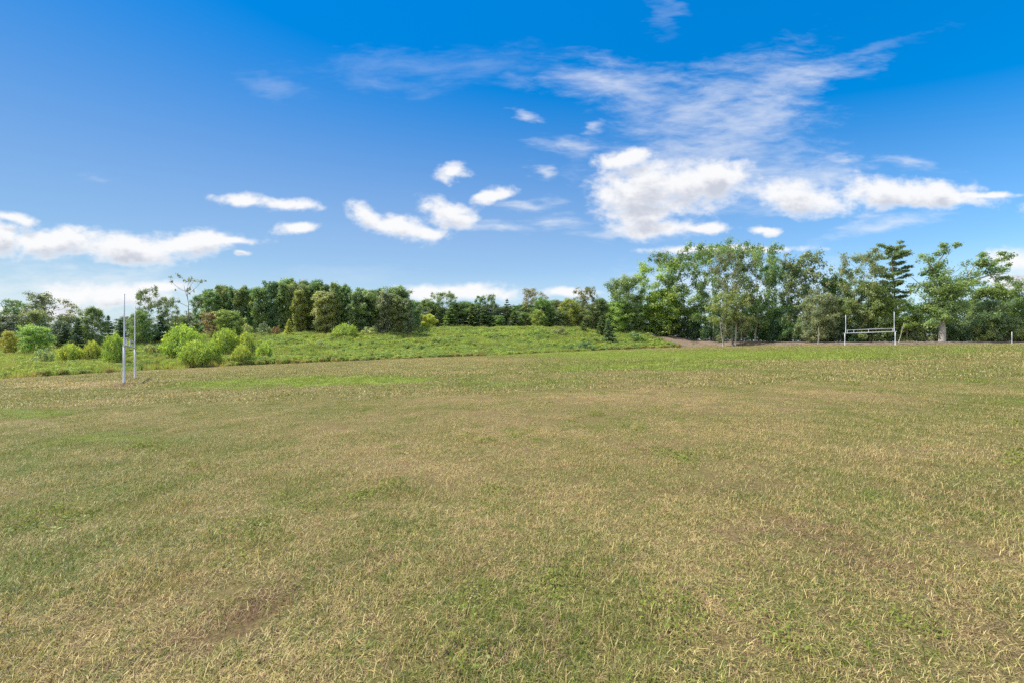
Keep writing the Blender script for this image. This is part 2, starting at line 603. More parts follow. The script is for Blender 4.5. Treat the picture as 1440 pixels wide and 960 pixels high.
def build_turf():
    rs = np.random.RandomState(7)
    pts, idx, scl = [], [], []
    bands = [(.2, 4, 85, 0), (4, 8, 50, 0), (8, 14, 26, 0), (14, 24, 9, 1), (24, 42, 5, 1), (42, 80, 2.4, 1), (80, 140, .9, 1)]
    for y0, y1, dens, kind in bands:
        w = 1.36 * y1 + 5
        n = int(dens * 2 * w * (y1 - y0))
        X, Y = rs.uniform(-w, w, n), rs.uniform(y0, y1, n)
        k = (np.abs(X) < 1.36 * Y + 5) & (outside(X, Y) < .3)
        X, Y = X[k], Y[k]
        pts.append(np.stack([X, Y], 1))
        m = len(X)
        ros = (rs.rand(m) < .10 * sst((vnoise(X, Y, 1.1, 61) - .52) / .2)) & (y1 < 15)
        idx.append(np.where(ros, rs.randint(10, 13, m), rs.randint(0, 6, m)) if kind == 0 else rs.randint(6, 10, m))
        s = rs.uniform(.75, 1.25, m) * (1.0 if kind == 0 else (1.0 if y1 < 30 else 1.5 if y1 < 90 else 2.2))
        hs = s * rs.uniform(.7, 1.2, m)
        if kind: hs *= (.8 if y1 < 90 else .5)
        scl.append(np.stack([s, s, hs], 1))
    P = np.concatenate(pts)
    Z = ground_z(P[:, 0], P[:, 1])
    L = lush(P[:, 0], P[:, 1], Z)
    B = bare(P[:, 0], P[:, 1], Z)
    sc = np.concatenate(scl)
    sc[:, 2] *= (.7 + .5 * L) * (.65 + .9 * vnoise(P[:, 0], P[:, 1], .28, 51) ** 2 + .5 * (rs.rand(len(P)) < .06))
    keep = rs.rand(len(P)) > B * .6 + .4 * (B > .6)
    B = B[keep]
    P, Z, L, sc, ix = P[keep], Z[keep], L[keep], sc[keep], np.concatenate(idx)[keep]
    o = scatter('grass', np.column_stack([P, Z]), rs.rand(len(P)) * 6.283, sc, ix, hidden_collection('turf_tuft', turf_meshes()), {'lush': L * (1 - .6 * B), 'bare': B})
    tag(o, 'short dry and green mown grass covering the whole field', 'grass', kind='stuff')


def weed_meshes():
    out = []
    for k in range(7):
        rs = np.random.RandomState(300 + k)
        vs, qs, rr, hh, off = [], [], [], [], 0
        grassy = k in (0, 1, 2)
        n = 70 if grassy else 26
        r, a = .55 * np.sqrt(rs.rand(n)), rs.rand(n) * 6.283
        base = np.stack([r * np.cos(a), r * np.sin(a), np.full(n, -.02)], 1)
        ln = rs.uniform(.55, 1.15, n)
        v, q, bi = blades(rs, base, rs.rand(n) * 6.283, np.abs(rs.normal(.1, .16, n)), ln, rs.uniform(.02, .045, n), 3, .55 if grassy else .2)
        vs.append(v); qs.append(q); rr.append(rs.rand(n)[bi]); hh.append(rs.rand(n)[bi]); off += len(v)
        if not grassy:
            m = 210
            hgt = rs.beta(2.2, 1.2, m)
            rad = .62 * np.sqrt(rs.rand(m)) * (1 - .35 * hgt)
            aa = rs.rand(m) * 6.283
            pos = np.stack([rad * np.cos(aa), rad * np.sin(aa), .08 + hgt * (.95 if k < 6 else .6)], 1)
            v, f = leaves(rs, pos, np.stack([np.cos(aa) * .5, np.sin(aa) * .5, np.ones(m)], 1), .115, 1.8, .7)
            cl = np.repeat(rs.rand(m), 4)
            vs.append(v); qs.append(f + off); rr.append(cl); hh.append(np.repeat(rs.rand(m), 4)); off += len(v)
        if k in (2, 5):                                             # dry seed stalks standing above the rest
            m = 9
            rr2, aa = .5 * np.sqrt(rs.rand(m)), rs.rand(m) * 6.283
            bb = np.stack([rr2 * np.cos(aa), rr2 * np.sin(aa), np.zeros(m)], 1)
            v, q, bi = blades(rs, bb, rs.rand(m) * 6.283, np.abs(rs.normal(.06, .08, m)), rs.uniform(1.2, 1.75, m), rs.uniform(.03, .05, m), 3, .25)
            vs.append(v); qs.append(q + off); rr.append(rs.rand(m)[bi]); hh.append(np.full(len(v), .97)); off += len(v)
        out.append(mesh_np('weed_clump', np.concatenate(vs), [np.concatenate(qs)], [M_WEED], {'rnd': np.concatenate(rr), 'hue': np.concatenate(hh)}))
    return out


def build_meadow():
    rs = np.random.RandomState(17)
    n = 130000
    X, Y = rs.uniform(-190, 75, n), rs.uniform(24, 175, n)
    o, u = outside(X, Y), ucol(X, Y)
    ye, yc, zc = edge_cols(X, Y)
    k = ((o > .5) | ((o > -1.6) & (rs.rand(n) < .05))) & (u > -260) & (u < 960 - 60 * np.clip((Y - ye) / (yc - ye), 0, 1.2) + 8 * (vnoise(X, Y, 2, 41) - .5)) & (Y < yc + 14)
    k &= rs.rand(n) < np.where(Y < 80, 1.0, .62)
    X, Y, o = X[k], Y[k], o[k]
    Z = ground_z(X, Y)
    m = len(X)
    hgt = (.65 + .75 * vnoise(X, Y, 9, 31) ** 1.5 + .6 * (vnoise(X, Y, 2.6, 32) - .5)) * (.65 + .35 * sst(o / 4))
    s = rs.uniform(.85, 1.3, m) * (.8 + .3 * sst((Y - 60) / 60))
    zone = vnoise(X, Y, 5, 33) + rs.normal(0, .2, m)
    idx = np.where(zone < .52, rs.randint(0, 3, m), rs.randint(3, 7, m))
    tone = np.clip((1 - sst(o / 2.2)) * rs.rand(m) * 1.2, 0, 1)
    tilt = rs.normal(0, .09, (m, 2))
    ob = scatter('meadow_weeds', np.column_stack([X, Y, Z]), rs.rand(m) * 6.283, np.stack([s, s, hgt * rs.uniform(.8, 1.25, m)], 1), idx,
                 hidden_collection('weed_clump', weed_meshes()), {'tone': tone}, tilt)
    tag(ob, 'tall unmown light green weeds covering the slope beyond the field', 'weeds', kind='stuff')


build_turf()
build_meadow()

# ------------------------------------------------------------------ trees
def wander(rs, a, b, n, amt):
    t = np.linspace(0, 1, n)[:, None]
    p = a + (b - a) * t
    w = np.cumsum(rs.normal(0, amt, (n, 3)), 0)
    w -= w[0]
    w -= t * w[-1]
    return p + w


class TreeMesh:
    def __init__(self, seed, bark, leaf):
        self.rs = np.random.RandomState(seed)
        self.w = Tubes()
        self.pos, self.nrm, self.cl = [], [], []
        self.bark, self.leaf = bark, leaf

    def clump(self, c, r, n, flat=.8, up=.6):
        rs = self.rs
        d = unit(rs.normal(size=(n, 3)))
        rad = r * rs.rand(n) ** .5 * rs.choice([1, 1, 1.45], n)
        off = d * rad[:, None] * np.array([1, 1, flat])
        self.pos.append(c + off)
        self.nrm.append(d + np.array([0, 0, up]))
        self.cl.append(np.full(n, rs.rand()))

    def build(self, name, jit=.55, asp=1.5):
        P, Nn, C = np.concatenate(self.pos), np.concatenate(self.nrm), np.concatenate(self.cl)
        k = P[:, 2] > .05
        P, Nn, C = P[k], Nn[k], C[k]
        v, f = leaves(self.rs, P, Nn, self.leaf, asp, jit)
        r = np.repeat(self.rs.rand(len(P)), 4)
        crown = mesh_np(name + '_crown', v, [f], [M_LEAF], {'rnd': r, 'clump': np.repeat(C, 4)})
        trunk = self.w.mesh(name + '_trunk', self.bark)
        return trunk, crown


def broadleaf(seed, H, Rr, cb=.3, limbs=16, clump=1.5, nleaf=120, leaf=.32, shape='round', rise=.7, trunk=.3, subs=3, bark=None, lean=0., dead=0.):
    T = TreeMesh(seed, bark or M_BARK, leaf)
    rs = T.rs
    top = np.array([rs.normal(0, .03) * H + lean * H, rs.normal(0, .03) * H, H * .93])
    tp = wander(rs, np.array([0, 0, -.3]), top, 9, .018 * H)
    T.w.add(tp, np.linspace(1, .12, 9) ** 1.1 * trunk * np.r_[1.35, np.ones(8)], 8)
    for i in range(limbs):
        t = (i + .3 + .5 * rs.rand()) / limbs
        s = cb * .75 + (1 - cb * .75) * t * .97
        ti = s * 8
        k = min(int(ti), 7)
        o = tp[k] + (tp[k + 1] - tp[k]) * (ti - k)
        if shape == 'round':
            env = math.sqrt(max(.06, 1 - (1.75 * t - .8) ** 2))
        elif shape == 'full':
            env = (.62 + .6 * t) if t < .5 else math.sqrt(max(.05, 1 - (1.9 * t - .9) ** 2)) * .95
        elif shape == 'vase':
            env = .45 + .6 * min(t * 1.5, 1) * (1 - .55 * max(0, t - .75) / .25)
        else:
            env = (1 - t) ** .75 * .95 + .12
        a = i * 2.4 + rs.normal(0, .35)
        ln = Rr * env * rs.uniform(.72, 1.12)
        e = o + np.array([math.cos(a) * ln, math.sin(a) * ln, ln * rise * rs.uniform(.5, 1.2) * (.15 + 1.1 * t)])
        e[2] = min(e[2], H * rs.uniform(.93, 1.0))
        lp = wander(rs, o, e, 5, .035 * ln)
        lp[1:-1, 2] -= .06 * ln
        r0 = trunk * (1 - s) * .42 + .035
        T.w.add(lp, np.linspace(r0, .03, 5), 5, cap=False)
        if rs.rand() < dead:
            continue
        T.clump(e, clump * rs.uniform(.75, 1.2), int(nleaf * rs.uniform(.7, 1.2)))
        for j in range(subs):
            q = lp[rs.randint(2, 5)]
            d = unit(rs.normal(size=3) + np.array([math.cos(a) * .6, math.sin(a) * .6, .25]))
            ee = q + d * Rr * rs.uniform(.22, .45)
            ee[2] = min(ee[2], H)
            T.w.add(np.stack([q, (q + ee) / 2 + rs.normal(0, .1, 3), ee]), [r0 * .4, r0 * .3, .02], 4, cap=False)
            T.clump(ee, clump * rs.uniform(.55, 1.0), int(nleaf * rs.uniform(.4, .8)))
    T.clump(top, clump, nleaf)
    return T.build('tree')


def conifer(seed, H, Rr, cb=.05, whorls=17, leaf=.34, n=150, trunk=.16, droop=-.15, gap=.0):
    T = TreeMesh(seed, M_BARK, leaf)
    rs = T.rs
    top = np.array([rs.normal(0, .01) * H, rs.normal(0, .01) * H, H])
    tp = wander(rs, np.array([0, 0, -.2]), top, 7, .006 * H)
    T.w.add(tp, np.linspace(trunk, .02, 7), 7)
    for i in range(whorls):
        t = (i + rs.rand() * .4) / whorls
        s = cb + (1 - cb) * t
        o = tp[0] + (top - tp[0]) * s
        m = rs.randint(4, 7)
        for j in range(m):
            if rs.rand() < gap:
                continue
            a = j * 6.283 / m + i * .9 + rs.normal(0, .2)
            ln = Rr * ((1 - t) ** .8) * rs.uniform(.7, 1.15) + .15
            e = o + np.array([math.cos(a) * ln, math.sin(a) * ln, ln * (droop + .35 * t)])
            T.w.add(np.stack([o, (o + e) / 2, e]), [.05, .035, .012], 4, cap=False)
            mm = max(6, int(n * (ln / Rr)))
            q = rs.rand(mm) ** .7
            pp = o + (e - o) * q[:, None] + rs.normal(0, 1, (mm, 3)) * np.array([.16, .16, .07]) * (.35 + ln * .28)
            T.pos.append(pp)
            T.nrm.append(np.tile([math.cos(a) * .3, math.sin(a) * .3, 1.], (mm, 1)))
            T.cl.append(np.full(mm, rs.rand()))
    T.clump(top - np.array([0, 0, .25]), .22, 14, 1.6)
    return T.build('conifer', .7, 2.2)


def layered_pine(seed, H, Rr):
    """old pine with flat tiers of needles on nearly level branches, leaning a little"""
    T = TreeMesh(seed, M_BARK, .26)
    rs = T.rs
    top = np.array([-.05 * H, 0, H * .96])
    tp = wander(rs, np.array([.06 * H, 0, -.3]), top, 9, .006 * H)
    T.w.add(tp, np.linspace(.3, .05, 9), 8)
    for i in range(44):
        s = .42 + .57 * (i + rs.rand() * .6) / 44
        ti = s * 8
        k = min(int(ti), 7)
        o = tp[k] + (tp[k + 1] - tp[k]) * (ti - k)
        a = rs.rand() * 6.283
        ln = Rr * (.55 + .5 * min(1, (s - .40) * 2.6)) * rs.uniform(.55, 1.1) * (1 - .45 * max(0, s - .92) / .08)
        e = o + np.array([math.cos(a) * ln, math.sin(a) * ln * .9, ln * rs.uniform(.02, .3)])
        lp = wander(rs, o, e, 5, .03 * ln)
        T.w.add(lp, np.linspace(.09, .02, 5), 4, cap=False)
        for q in (lp[2], lp[3], lp[4], (lp[3] + lp[4]) / 2):
            T.clump(q + np.array([0, 0, .12]), rs.uniform(.7, 1.15), 60, .28, 1.2)
    e = tp[-1] + np.array([3.2, .4, .9])
    lp = wander(rs, tp[-2], e, 5, .1)
    T.w.add(lp, np.linspace(.08, .02, 5), 4, cap=False)
    for q in lp[1:]:
        T.clump(q + np.array([0, 0, .15]), .95, 70, .25, 1.2)
    return T.build('pine', .45, 2.4)


def old_oak(seed, H, s):
    """thick trunk with a few long crooked limbs, clumped leaves and bare dead branches. Limbs in metres, x to the right seen from the field."""
    T = TreeMesh(seed, M_PALE, .24)
    rs = T.rs
    k = H / 18.5

    def limb(pts, r0, r1, cl=(), cr=1.1, n=150, sides=6):
        pts = np.array(pts, float) * k
        fine = []
        for a, b in zip(pts[:-1], pts[1:]):
            w = wander(rs, a, b, 4, .07 * np.linalg.norm(b - a) / 3)
            fine.extend(w[:-1])
        fine.append(pts[-1])
        fine = np.array(fine)
        T.w.add(fine, np.linspace(r0, r1, len(fine)) * k, sides)
        for f in cl:
            q = fine[int(f * (len(fine) - 1))]
            for _ in range(3):
                T.clump(q + rs.normal(0, .8, 3) * k, cr * rs.uniform(.7, 1.15) * k, int(n * rs.uniform(.6, 1.1)))
        return fine

    limb([(0, 0, -.4), (.1, 0, .5), (.15, .1, 3), (.0, .1, 6), (-.1, 0, 8.2)], .60, .40, (), sides=10)
    limb([(-.1, 0, 8.2), (-.9, .2, 11), (-1.6, .1, 14), (-3.0, .3, 16.6)], .40, .06, (.25, .5, .62, .75, .88, 1))
    limb([(-1.5, .1, 13.5), (-.4, .3, 15.5), (.5, 0, 17.2), (1.2, .2, 18.2)], .2, .03, (.1, .95, 1), .9)
    limb([(-.4, .1, 14.5), (1.2, .4, 16.4), (2.4, .3, 18.5)], .09, .015, ())
    limb([(-.1, 0, 8.2), (1.6, -.2, 9.4), (4.2, -.3, 11.0), (7.2, 0, 12.3), (10.8, .3, 13.2), (13.4, .2, 13.5)], .36, .05, (.45, .6, .8, .93, 1), .8, 110)
    limb([(4.2, -.3, 11.0), (5.6, .4, 13.0), (7.2, .4, 15.3), (9.2, .1, 16.4)], .2, .04, (.3, .5, .7, .85, 1), 1.05)
    limb([(7.2, .4, 15.3), (8.6, -.4, 15.2), (11.2, -.2, 16.2)], .1, .02, (.7, 1), .8)
    limb([(.3, .1, 10.2), (2.2, 1.0, 13.0), (3.4, 1.4, 15.2)], .13, .015, (.1, .25), .9)
    limb([(2.0, .9, 12.8), (3.8, .6, 14.0), (5.2, .3, 15.6)], .07, .012, ())
    limb([(-.4, .2, 10), (-3.5, .6, 11.2), (-6.5, .3, 13.6)], .13, .02, (.15, .28), .8)
    limb([(-.2, .1, 6.8), (-3.2, -.3, 8.2), (-5.6, -.5, 9.4)], .1, .02, (.2,), .7)
    for _ in range(60):                                             # the dense middle of the crown
        c = np.array([rs.normal(.5, 2.1), rs.normal(0, 1.8), rs.uniform(6.8, 12.4)]) * k
        T.clump(c, rs.uniform(.7, 1.25) * k, int(rs.uniform(80, 150)))
    for _ in range(46):                                             # low leafy skirt
        c = np.array([rs.normal(-.2, 2.9), rs.normal(-.5, 1.8), rs.uniform(3.0, 7.2)]) * k
        T.clump(c, rs.uniform(.7, 1.2) * k, int(rs.uniform(80, 140)))
    return T.build('oak')


def fountain_shrub(seed, H, Rr, leaf=.125, stems=190):
    """many upright fine stems fanning out into a dome of narrow leaves"""
    T = TreeMesh(seed, M_BARK, leaf)
    rs = T.rs
    for i in range(stems):
        a = rs.rand() * 6.283
        q = math.sqrt(rs.rand())
        lob = 1 + .09 * math.sin(3 * a + seed) + .08 * math.sin(5 * a + 2 * seed) + .08 * math.sin(2 * a - seed)
        e = np.array([math.cos(a) * Rr * q * lob, math.sin(a) * Rr * q * lob, H * (1 - .08 * q * math.sin(2 * a + seed)) * math.sqrt(max(.08, 1 - .88 * q ** 3)) * rs.uniform(.82, 1.03)])
        b = np.array([math.cos(a) * Rr * .45 * q, math.sin(a) * Rr * .45 * q, -.1])
        m = b + (e - b) * .5 + np.array([-math.cos(a), -math.sin(a), .9]) * .12 * Rr * q
        if i % 3 == 0:
            T.w.add(np.stack([b, m, e]), [.035, .025, .008], 3, cap=False)
        n = 64
        t = rs.beta(1.6, .9, n)
        p = ((1 - t) ** 2)[:, None] * b + (2 * t * (1 - t))[:, None] * m + (t ** 2)[:, None] * e + rs.normal(0, .13 * Rr / 2.4, (n, 3))
        T.pos.append(p)
        T.nrm.append(np.tile([math.cos(a), math.sin(a), .35], (n, 1)))
        T.cl.append(np.full(n, rs.rand()))
    return T.build('shrub', .5, 2.6)


def bush(seed, H, Rr, leaf=.26, n=30, nl=110, clump=1.0):
    T = TreeMesh(seed, M_BARK, leaf)
    rs = T.rs
    for i in range(n):
        a = rs.rand() * 6.283
        q = math.sqrt(rs.rand()) * .95
        c = np.array([math.cos(a) * Rr * q, math.sin(a) * Rr * q, H * rs.uniform(.12, .95) * math.sqrt(max(.08, 1 - q * q))])
        if i % 2 == 0:
            T.w.add(np.stack([np.array([c[0] * .2, c[1] * .2, -.2]), c * .6, c]), [.07, .05, .015], 4, cap=False)
        T.clump(c, clump * rs.uniform(.6, 1.1), int(nl * rs.uniform(.6, 1.2)), .75)
    return T.build('bush')


PROTO = {}


def proto(key):
    """(trunk mesh, crown mesh, nominal height, nominal radius)"""
    if key in PROTO:
        return PROTO[key]
    kind, _, num = key.rpartition('_')
    n = int(num)
    sd = 1000 + 37 * n + sum(map(ord, kind))
    if kind == 'open':
        d = (broadleaf(sd, 24, 7, .22, 24, 1.55, 150, .33, 'vase', .7, .33, 4, M_PALE if n % 2 else M_BARK), 24, 7.6)
    elif kind == 'full':
        d = (broadleaf(sd, 18, 6, .03, 34, 1.6, 150, .34, 'full', .45, .26, 4), 18, 6.6)
    elif kind == 'wood':
        d = (broadleaf(sd, 19, 3.6, .05, 32, 1.3, 150, .36, 'full', .6, .22, 3), 19, 4.3)
    elif kind == 'airy':
        d = (broadleaf(sd, 17, 5, .14, 24, 1.15, 85, .3, 'round', .7, .18, 4, dead=.1), 17, 5.6)
    elif kind == 'top':
        d = (broadleaf(sd, 17, 5, .6, 16, 1.1, 110, .3, 'round', .6, .2, 4), 17, 5.6)
    elif kind == 'sparse':
        d = (broadleaf(sd, 15, 3.4, .34, 15, .55, 22, .26, 'vase', .95, .17, 3, M_BARK, dead=.25), 15, 3.6)
    elif kind == 'cone':
        d = (conifer(sd, 12, 3.2), 12, 3.3)
    elif kind == 'pine':
        d = (conifer(sd, 14, 3.6, .2, 12, .32, 120, .2, .05, .15), 14, 3.8)
    elif kind == 'tier':
        d = (layered_pine(sd, 20, 5.2), 20, 6.0)
    elif kind == 'oak':
        d = (old_oak(sd, 18.5, 1), 18.5, 9.0)
    elif kind == 'lime':
        d = (fountain_shrub(sd, 3.6, 3.0), 3.6, 3.05)
    elif kind == 'bush':
        d = (bush(sd, 5, 3.6), 5, 4.1)
    elif kind == 'low':
        d = (bush(sd, 1.8, 2.2, .16, 22, 90, .6), 1.8, 2.4)
    PROTO[key] = (d[0][0], d[0][1], d[1], d[2])
    return PROTO[key]


GREENS = {
    'mid': (0.186, 0.275, 0.118), 'dark': (0.120, 0.201, 0.113), 'olive': (0.221, 0.293, 0.134), 'lightolive': (0.312, 0.378, 0.168),
    'yellowish': (0.325, 0.390, 0.123), 'yellow': (0.498, 0.548, 0.153), 'lime': (.39, .50, .11), 'limeyel': (.42, .49, .115), 'bluish': (.140, .205, .135), 'bright': (.29, .385, .118),
    'grey': (.245, .285, .175), 'brownish': (.29, .27, .16), 'pale': (.36, .42, .20), 'bluepale': (.200, .270, .165), 'red': (.28, .22, .12),
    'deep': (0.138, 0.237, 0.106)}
rnd = random.Random(5)


def plant(name, key, u, Y, vtop, wpx, tint, label, cat, group=None, rz=None, wob=.12, sink=0.):
    x, y, z = place(u, Y)
    trunk, crown, H0, R0 = proto(key)
    H = EYE + (CV - vtop) / F * Y - z
    H = max(H, .8)
    rad = wpx / F * Y * .5 / math.sqrt(1 + ((u - CU) / F) ** 2 * .6)
    o = empty(name, (x, y, z - sink), rnd.uniform(0, 6.283) if rz is None else rz)
    o.scale = (rad / R0, rad / R0, (H + sink) / H0)
    tag(o, label, cat, group)
    link('trunk' if cat in ('tree', 'pine', 'conifer', 'sapling') else 'stems', trunk, o)
    c = link('crown' if cat in ('tree', 'pine', 'conifer', 'sapling') else 'foliage', crown, o)
    br = rnd.uniform(1 - wob * 1.6, 1 + wob * 1.6)
    col = [k * br * rnd.uniform(1 - wob * .6, 1 + wob * .6) for k in GREENS[tint]]
    c.color = (*col, 1)
    return o


exec_list = []
# far left trees beside and behind the near goal
G1 = 'trees along the left edge of the meadow'
for a in [
    ('broadleaf_tree', 'full_1', -70, 92, 418, 100, 'mid', 'tall mid-green tree cut by the left picture edge', 'tree'),
    ('broadleaf_tree', 'airy_3', 22, 98, 424, 66, 'mid', 'spreading open-crowned tree nearest the left picture edge', 'tree'),
    ('broadleaf_tree', 'airy_1', 64, 96, 412, 76, 'grey', 'tallest domed grey-green tree at the far left of the tree line', 'tree'),
    ('broadleaf_tree', 'full_2', 48, 88, 437, 42, 'lightolive', 'tree with yellowing and orange leaves under the tall left dome', 'tree'),
    ('broadleaf_tree', 'full_1', 12, 84, 444, 60, 'bluish', 'dark bluish tree low at the left picture edge', 'tree'),
    ('broadleaf_tree', 'full_3', 16, 74, 466, 28, 'yellow', 'small yellow-leaved tree at the left end of the meadow', 'tree'),
    ('broadleaf_tree', 'full_2', 48, 74, 458, 50, 'bright', 'rounded bright green small tree beside the yellow one', 'tree'),
    ('broadleaf_tree', 'full_3', 82, 86, 452, 40, 'bluish', 'bluish rounded tree right of the bright green small tree', 'tree'),
    ('conifer_tree', 'cone_1', 90, 80, 456, 32, 'bluish', 'dark blue-green young conifer left of the pale round tree', 'conifer'),
    ('conifer_tree', 'cone_2', 108, 79, 447, 26, 'dark', 'pointed dark conifer left of the near goal', 'conifer'),
    ('broadleaf_tree', 'full_1', 130, 82, 434, 40, 'mid', 'round-headed green tree just left of the near goal', 'tree'),
    ('conifer_tree', 'cone_1', 152, 88, 444, 26, 'bluish', 'bluish conifer seen just left of the goal uprights', 'conifer'),
    ('conifer_tree', 'cone_2', 170, 96, 449, 26, 'bluish', 'bluish conifer standing behind the near goal', 'conifer'),
    ('broadleaf_tree', 'airy_1', 205, 92, 404, 44, 'olive', 'tall thin-topped tree with browning tip right of the near goal', 'tree'),
    ('broadleaf_tree', 'full_3', 200, 88, 438, 40, 'mid', 'leafy lower tree in front of the thin-topped one', 'tree'),
    ('broadleaf_tree', 'airy_2', 234, 94, 419, 32, 'olive', 'narrow olive tree between the thin-topped and the spindly tree', 'tree'),
    ('conifer_tree', 'cone_1', 226, 92, 445, 34, 'dark', 'dark conifer at the foot of the narrow olive tree', 'conifer'),
    ('spindly_tree', 'sparse_1', 269, 96, 387, 40, 'grey', 'tall spindly tree with few leaves standing alone against the sky', 'tree'),
    ('broadleaf_tree', 'full_1', 262, 104, 444, 36, 'mid', 'low bushy tree at the foot of the spindly tree', 'tree'),
    ('broadleaf_tree', 'full_2', 300, 106, 440, 34, 'brownish', 'low brown-tinged tree at the left end of the dense wood', 'tree'),
    ('broadleaf_tree', 'full_3', 326, 106, 437, 42, 'bright', 'round fresh-green small tree in front of the dense wood', 'tree'),
]:
    plant(*a, group=G1)

# dense wood, front row and back row
G2 = 'trees of the dense wood behind the meadow'
tops = [(284, 412), (296, 402), (312, 399), (326, 400), (340, 400), (354, 397), (368, 395), (383, 394), (398, 389), (413, 392), (428, 391), (442, 391), (456, 393),
        (470, 397), (484, 402), (498, 403), (512, 405), (526, 402), (540, 404), (556, 403), (570, 410)]
ORD = ['first', 'second', 'third', 'fourth', 'fifth', 'sixth', 'seventh', 'eighth', 'ninth', 'tenth', 'eleventh', 'twelfth', 'thirteenth',
       'fourteenth', 'fifteenth', 'sixteenth', 'seventeenth', 'eighteenth', 'nineteenth', 'twentieth', 'twenty-first']
TW = ['mid', 'mid', 'olive', 'deep', 'olive', 'deep', 'mid', 'dark', 'mid', 'olive', 'olive', 'mid', 'mid', 'olive', 'mid', 'olive', 'dark', 'olive', 'grey', 'olive', 'grey']
WORD = {'mid': 'mid-green', 'olive': 'olive green', 'deep': 'deep green', 'dark': 'dark green', 'yellow': 'yellow-green', 'lightolive': 'pale olive', 'grey': 'grey-green'}
for i, (u, v) in enumerate(tops):
    t = TW[i]
    Y = 122 + rnd.uniform(-3, 3)
    plant('woodland_tree', 'wood_%d' % (1 + i % 5), u, Y, v + rnd.uniform(-3, 10), rnd.uniform(21, 29), t,
          '%s tree, %s from the left in the front of the dense wood' % (WORD[t], ORD[i]), 'tree', G2)
for i, (u, v) in enumerate([(303, 404), (319, 401), (347, 400), (376, 394), (405, 388), (421, 393), (449, 393), (477, 400), (505, 405), (533, 404), (563, 408)]):
    t = ('deep', 'mid', 'olive')[i % 3]
    plant('woodland_tree', 'wood_%d' % (1 + (i * 2) % 5), u, 133 + rnd.uniform(-2, 4), v + rnd.uniform(-2, 3), rnd.uniform(28, 36), t,
          '%s treetop, %s from the left showing behind the wood front' % (WORD[t], ORD[i]), 'tree', G2)
for a in [
    ('broadleaf_tree', 'wood_4', 421, 120, 407, 24, 'yellowish', 'slender yellow-green tree at the front of the dense wood', 'tree'),
    ('broadleaf_tree', 'wood_2', 455, 119, 409, 36, 'lightolive', 'pale straw-green tree in the middle of the wood front', 'tree'),
    ('broadleaf_tree', 'full_3', 552, 131, 404, 46, 'olive', 'broad round grey-green tree at the right end of the wood', 'tree'),
    ('broadleaf_tree', 'full_1', 520, 122, 412, 40, 'olive', 'round olive tree left of the broad end tree', 'tree'),
    ('conifer_tree', 'cone_2', 406, 112, 449, 16, 'yellow', 'small yellow-green pointed sapling before the dark wood', 'sapling'),
    ('bush', 'bush_1', 388, 113, 454, 14, 'red', 'brownish bush left of the yellow pointed sapling', 'bush'),
    ('bush', 'bush_2', 370, 113, 452, 24, 'grey', 'grey-brown bush at the foot of the dense wood', 'bush'),
    ('bush', 'bush_3', 347, 112, 455, 22, 'pale', 'pale green bush right of the fresh-green small tree', 'bush'),
    ('bush', 'bush_1', 520, 116, 454, 26, 'pale', 'pale bush at the wood edge right of the lime ball shrub', 'bush'),
    ('bush', 'bush_2', 300, 104, 459, 26, 'brownish', 'brown-tinged bush at the left foot of the wood', 'bush'),
]:
    plant(*a, group=None)

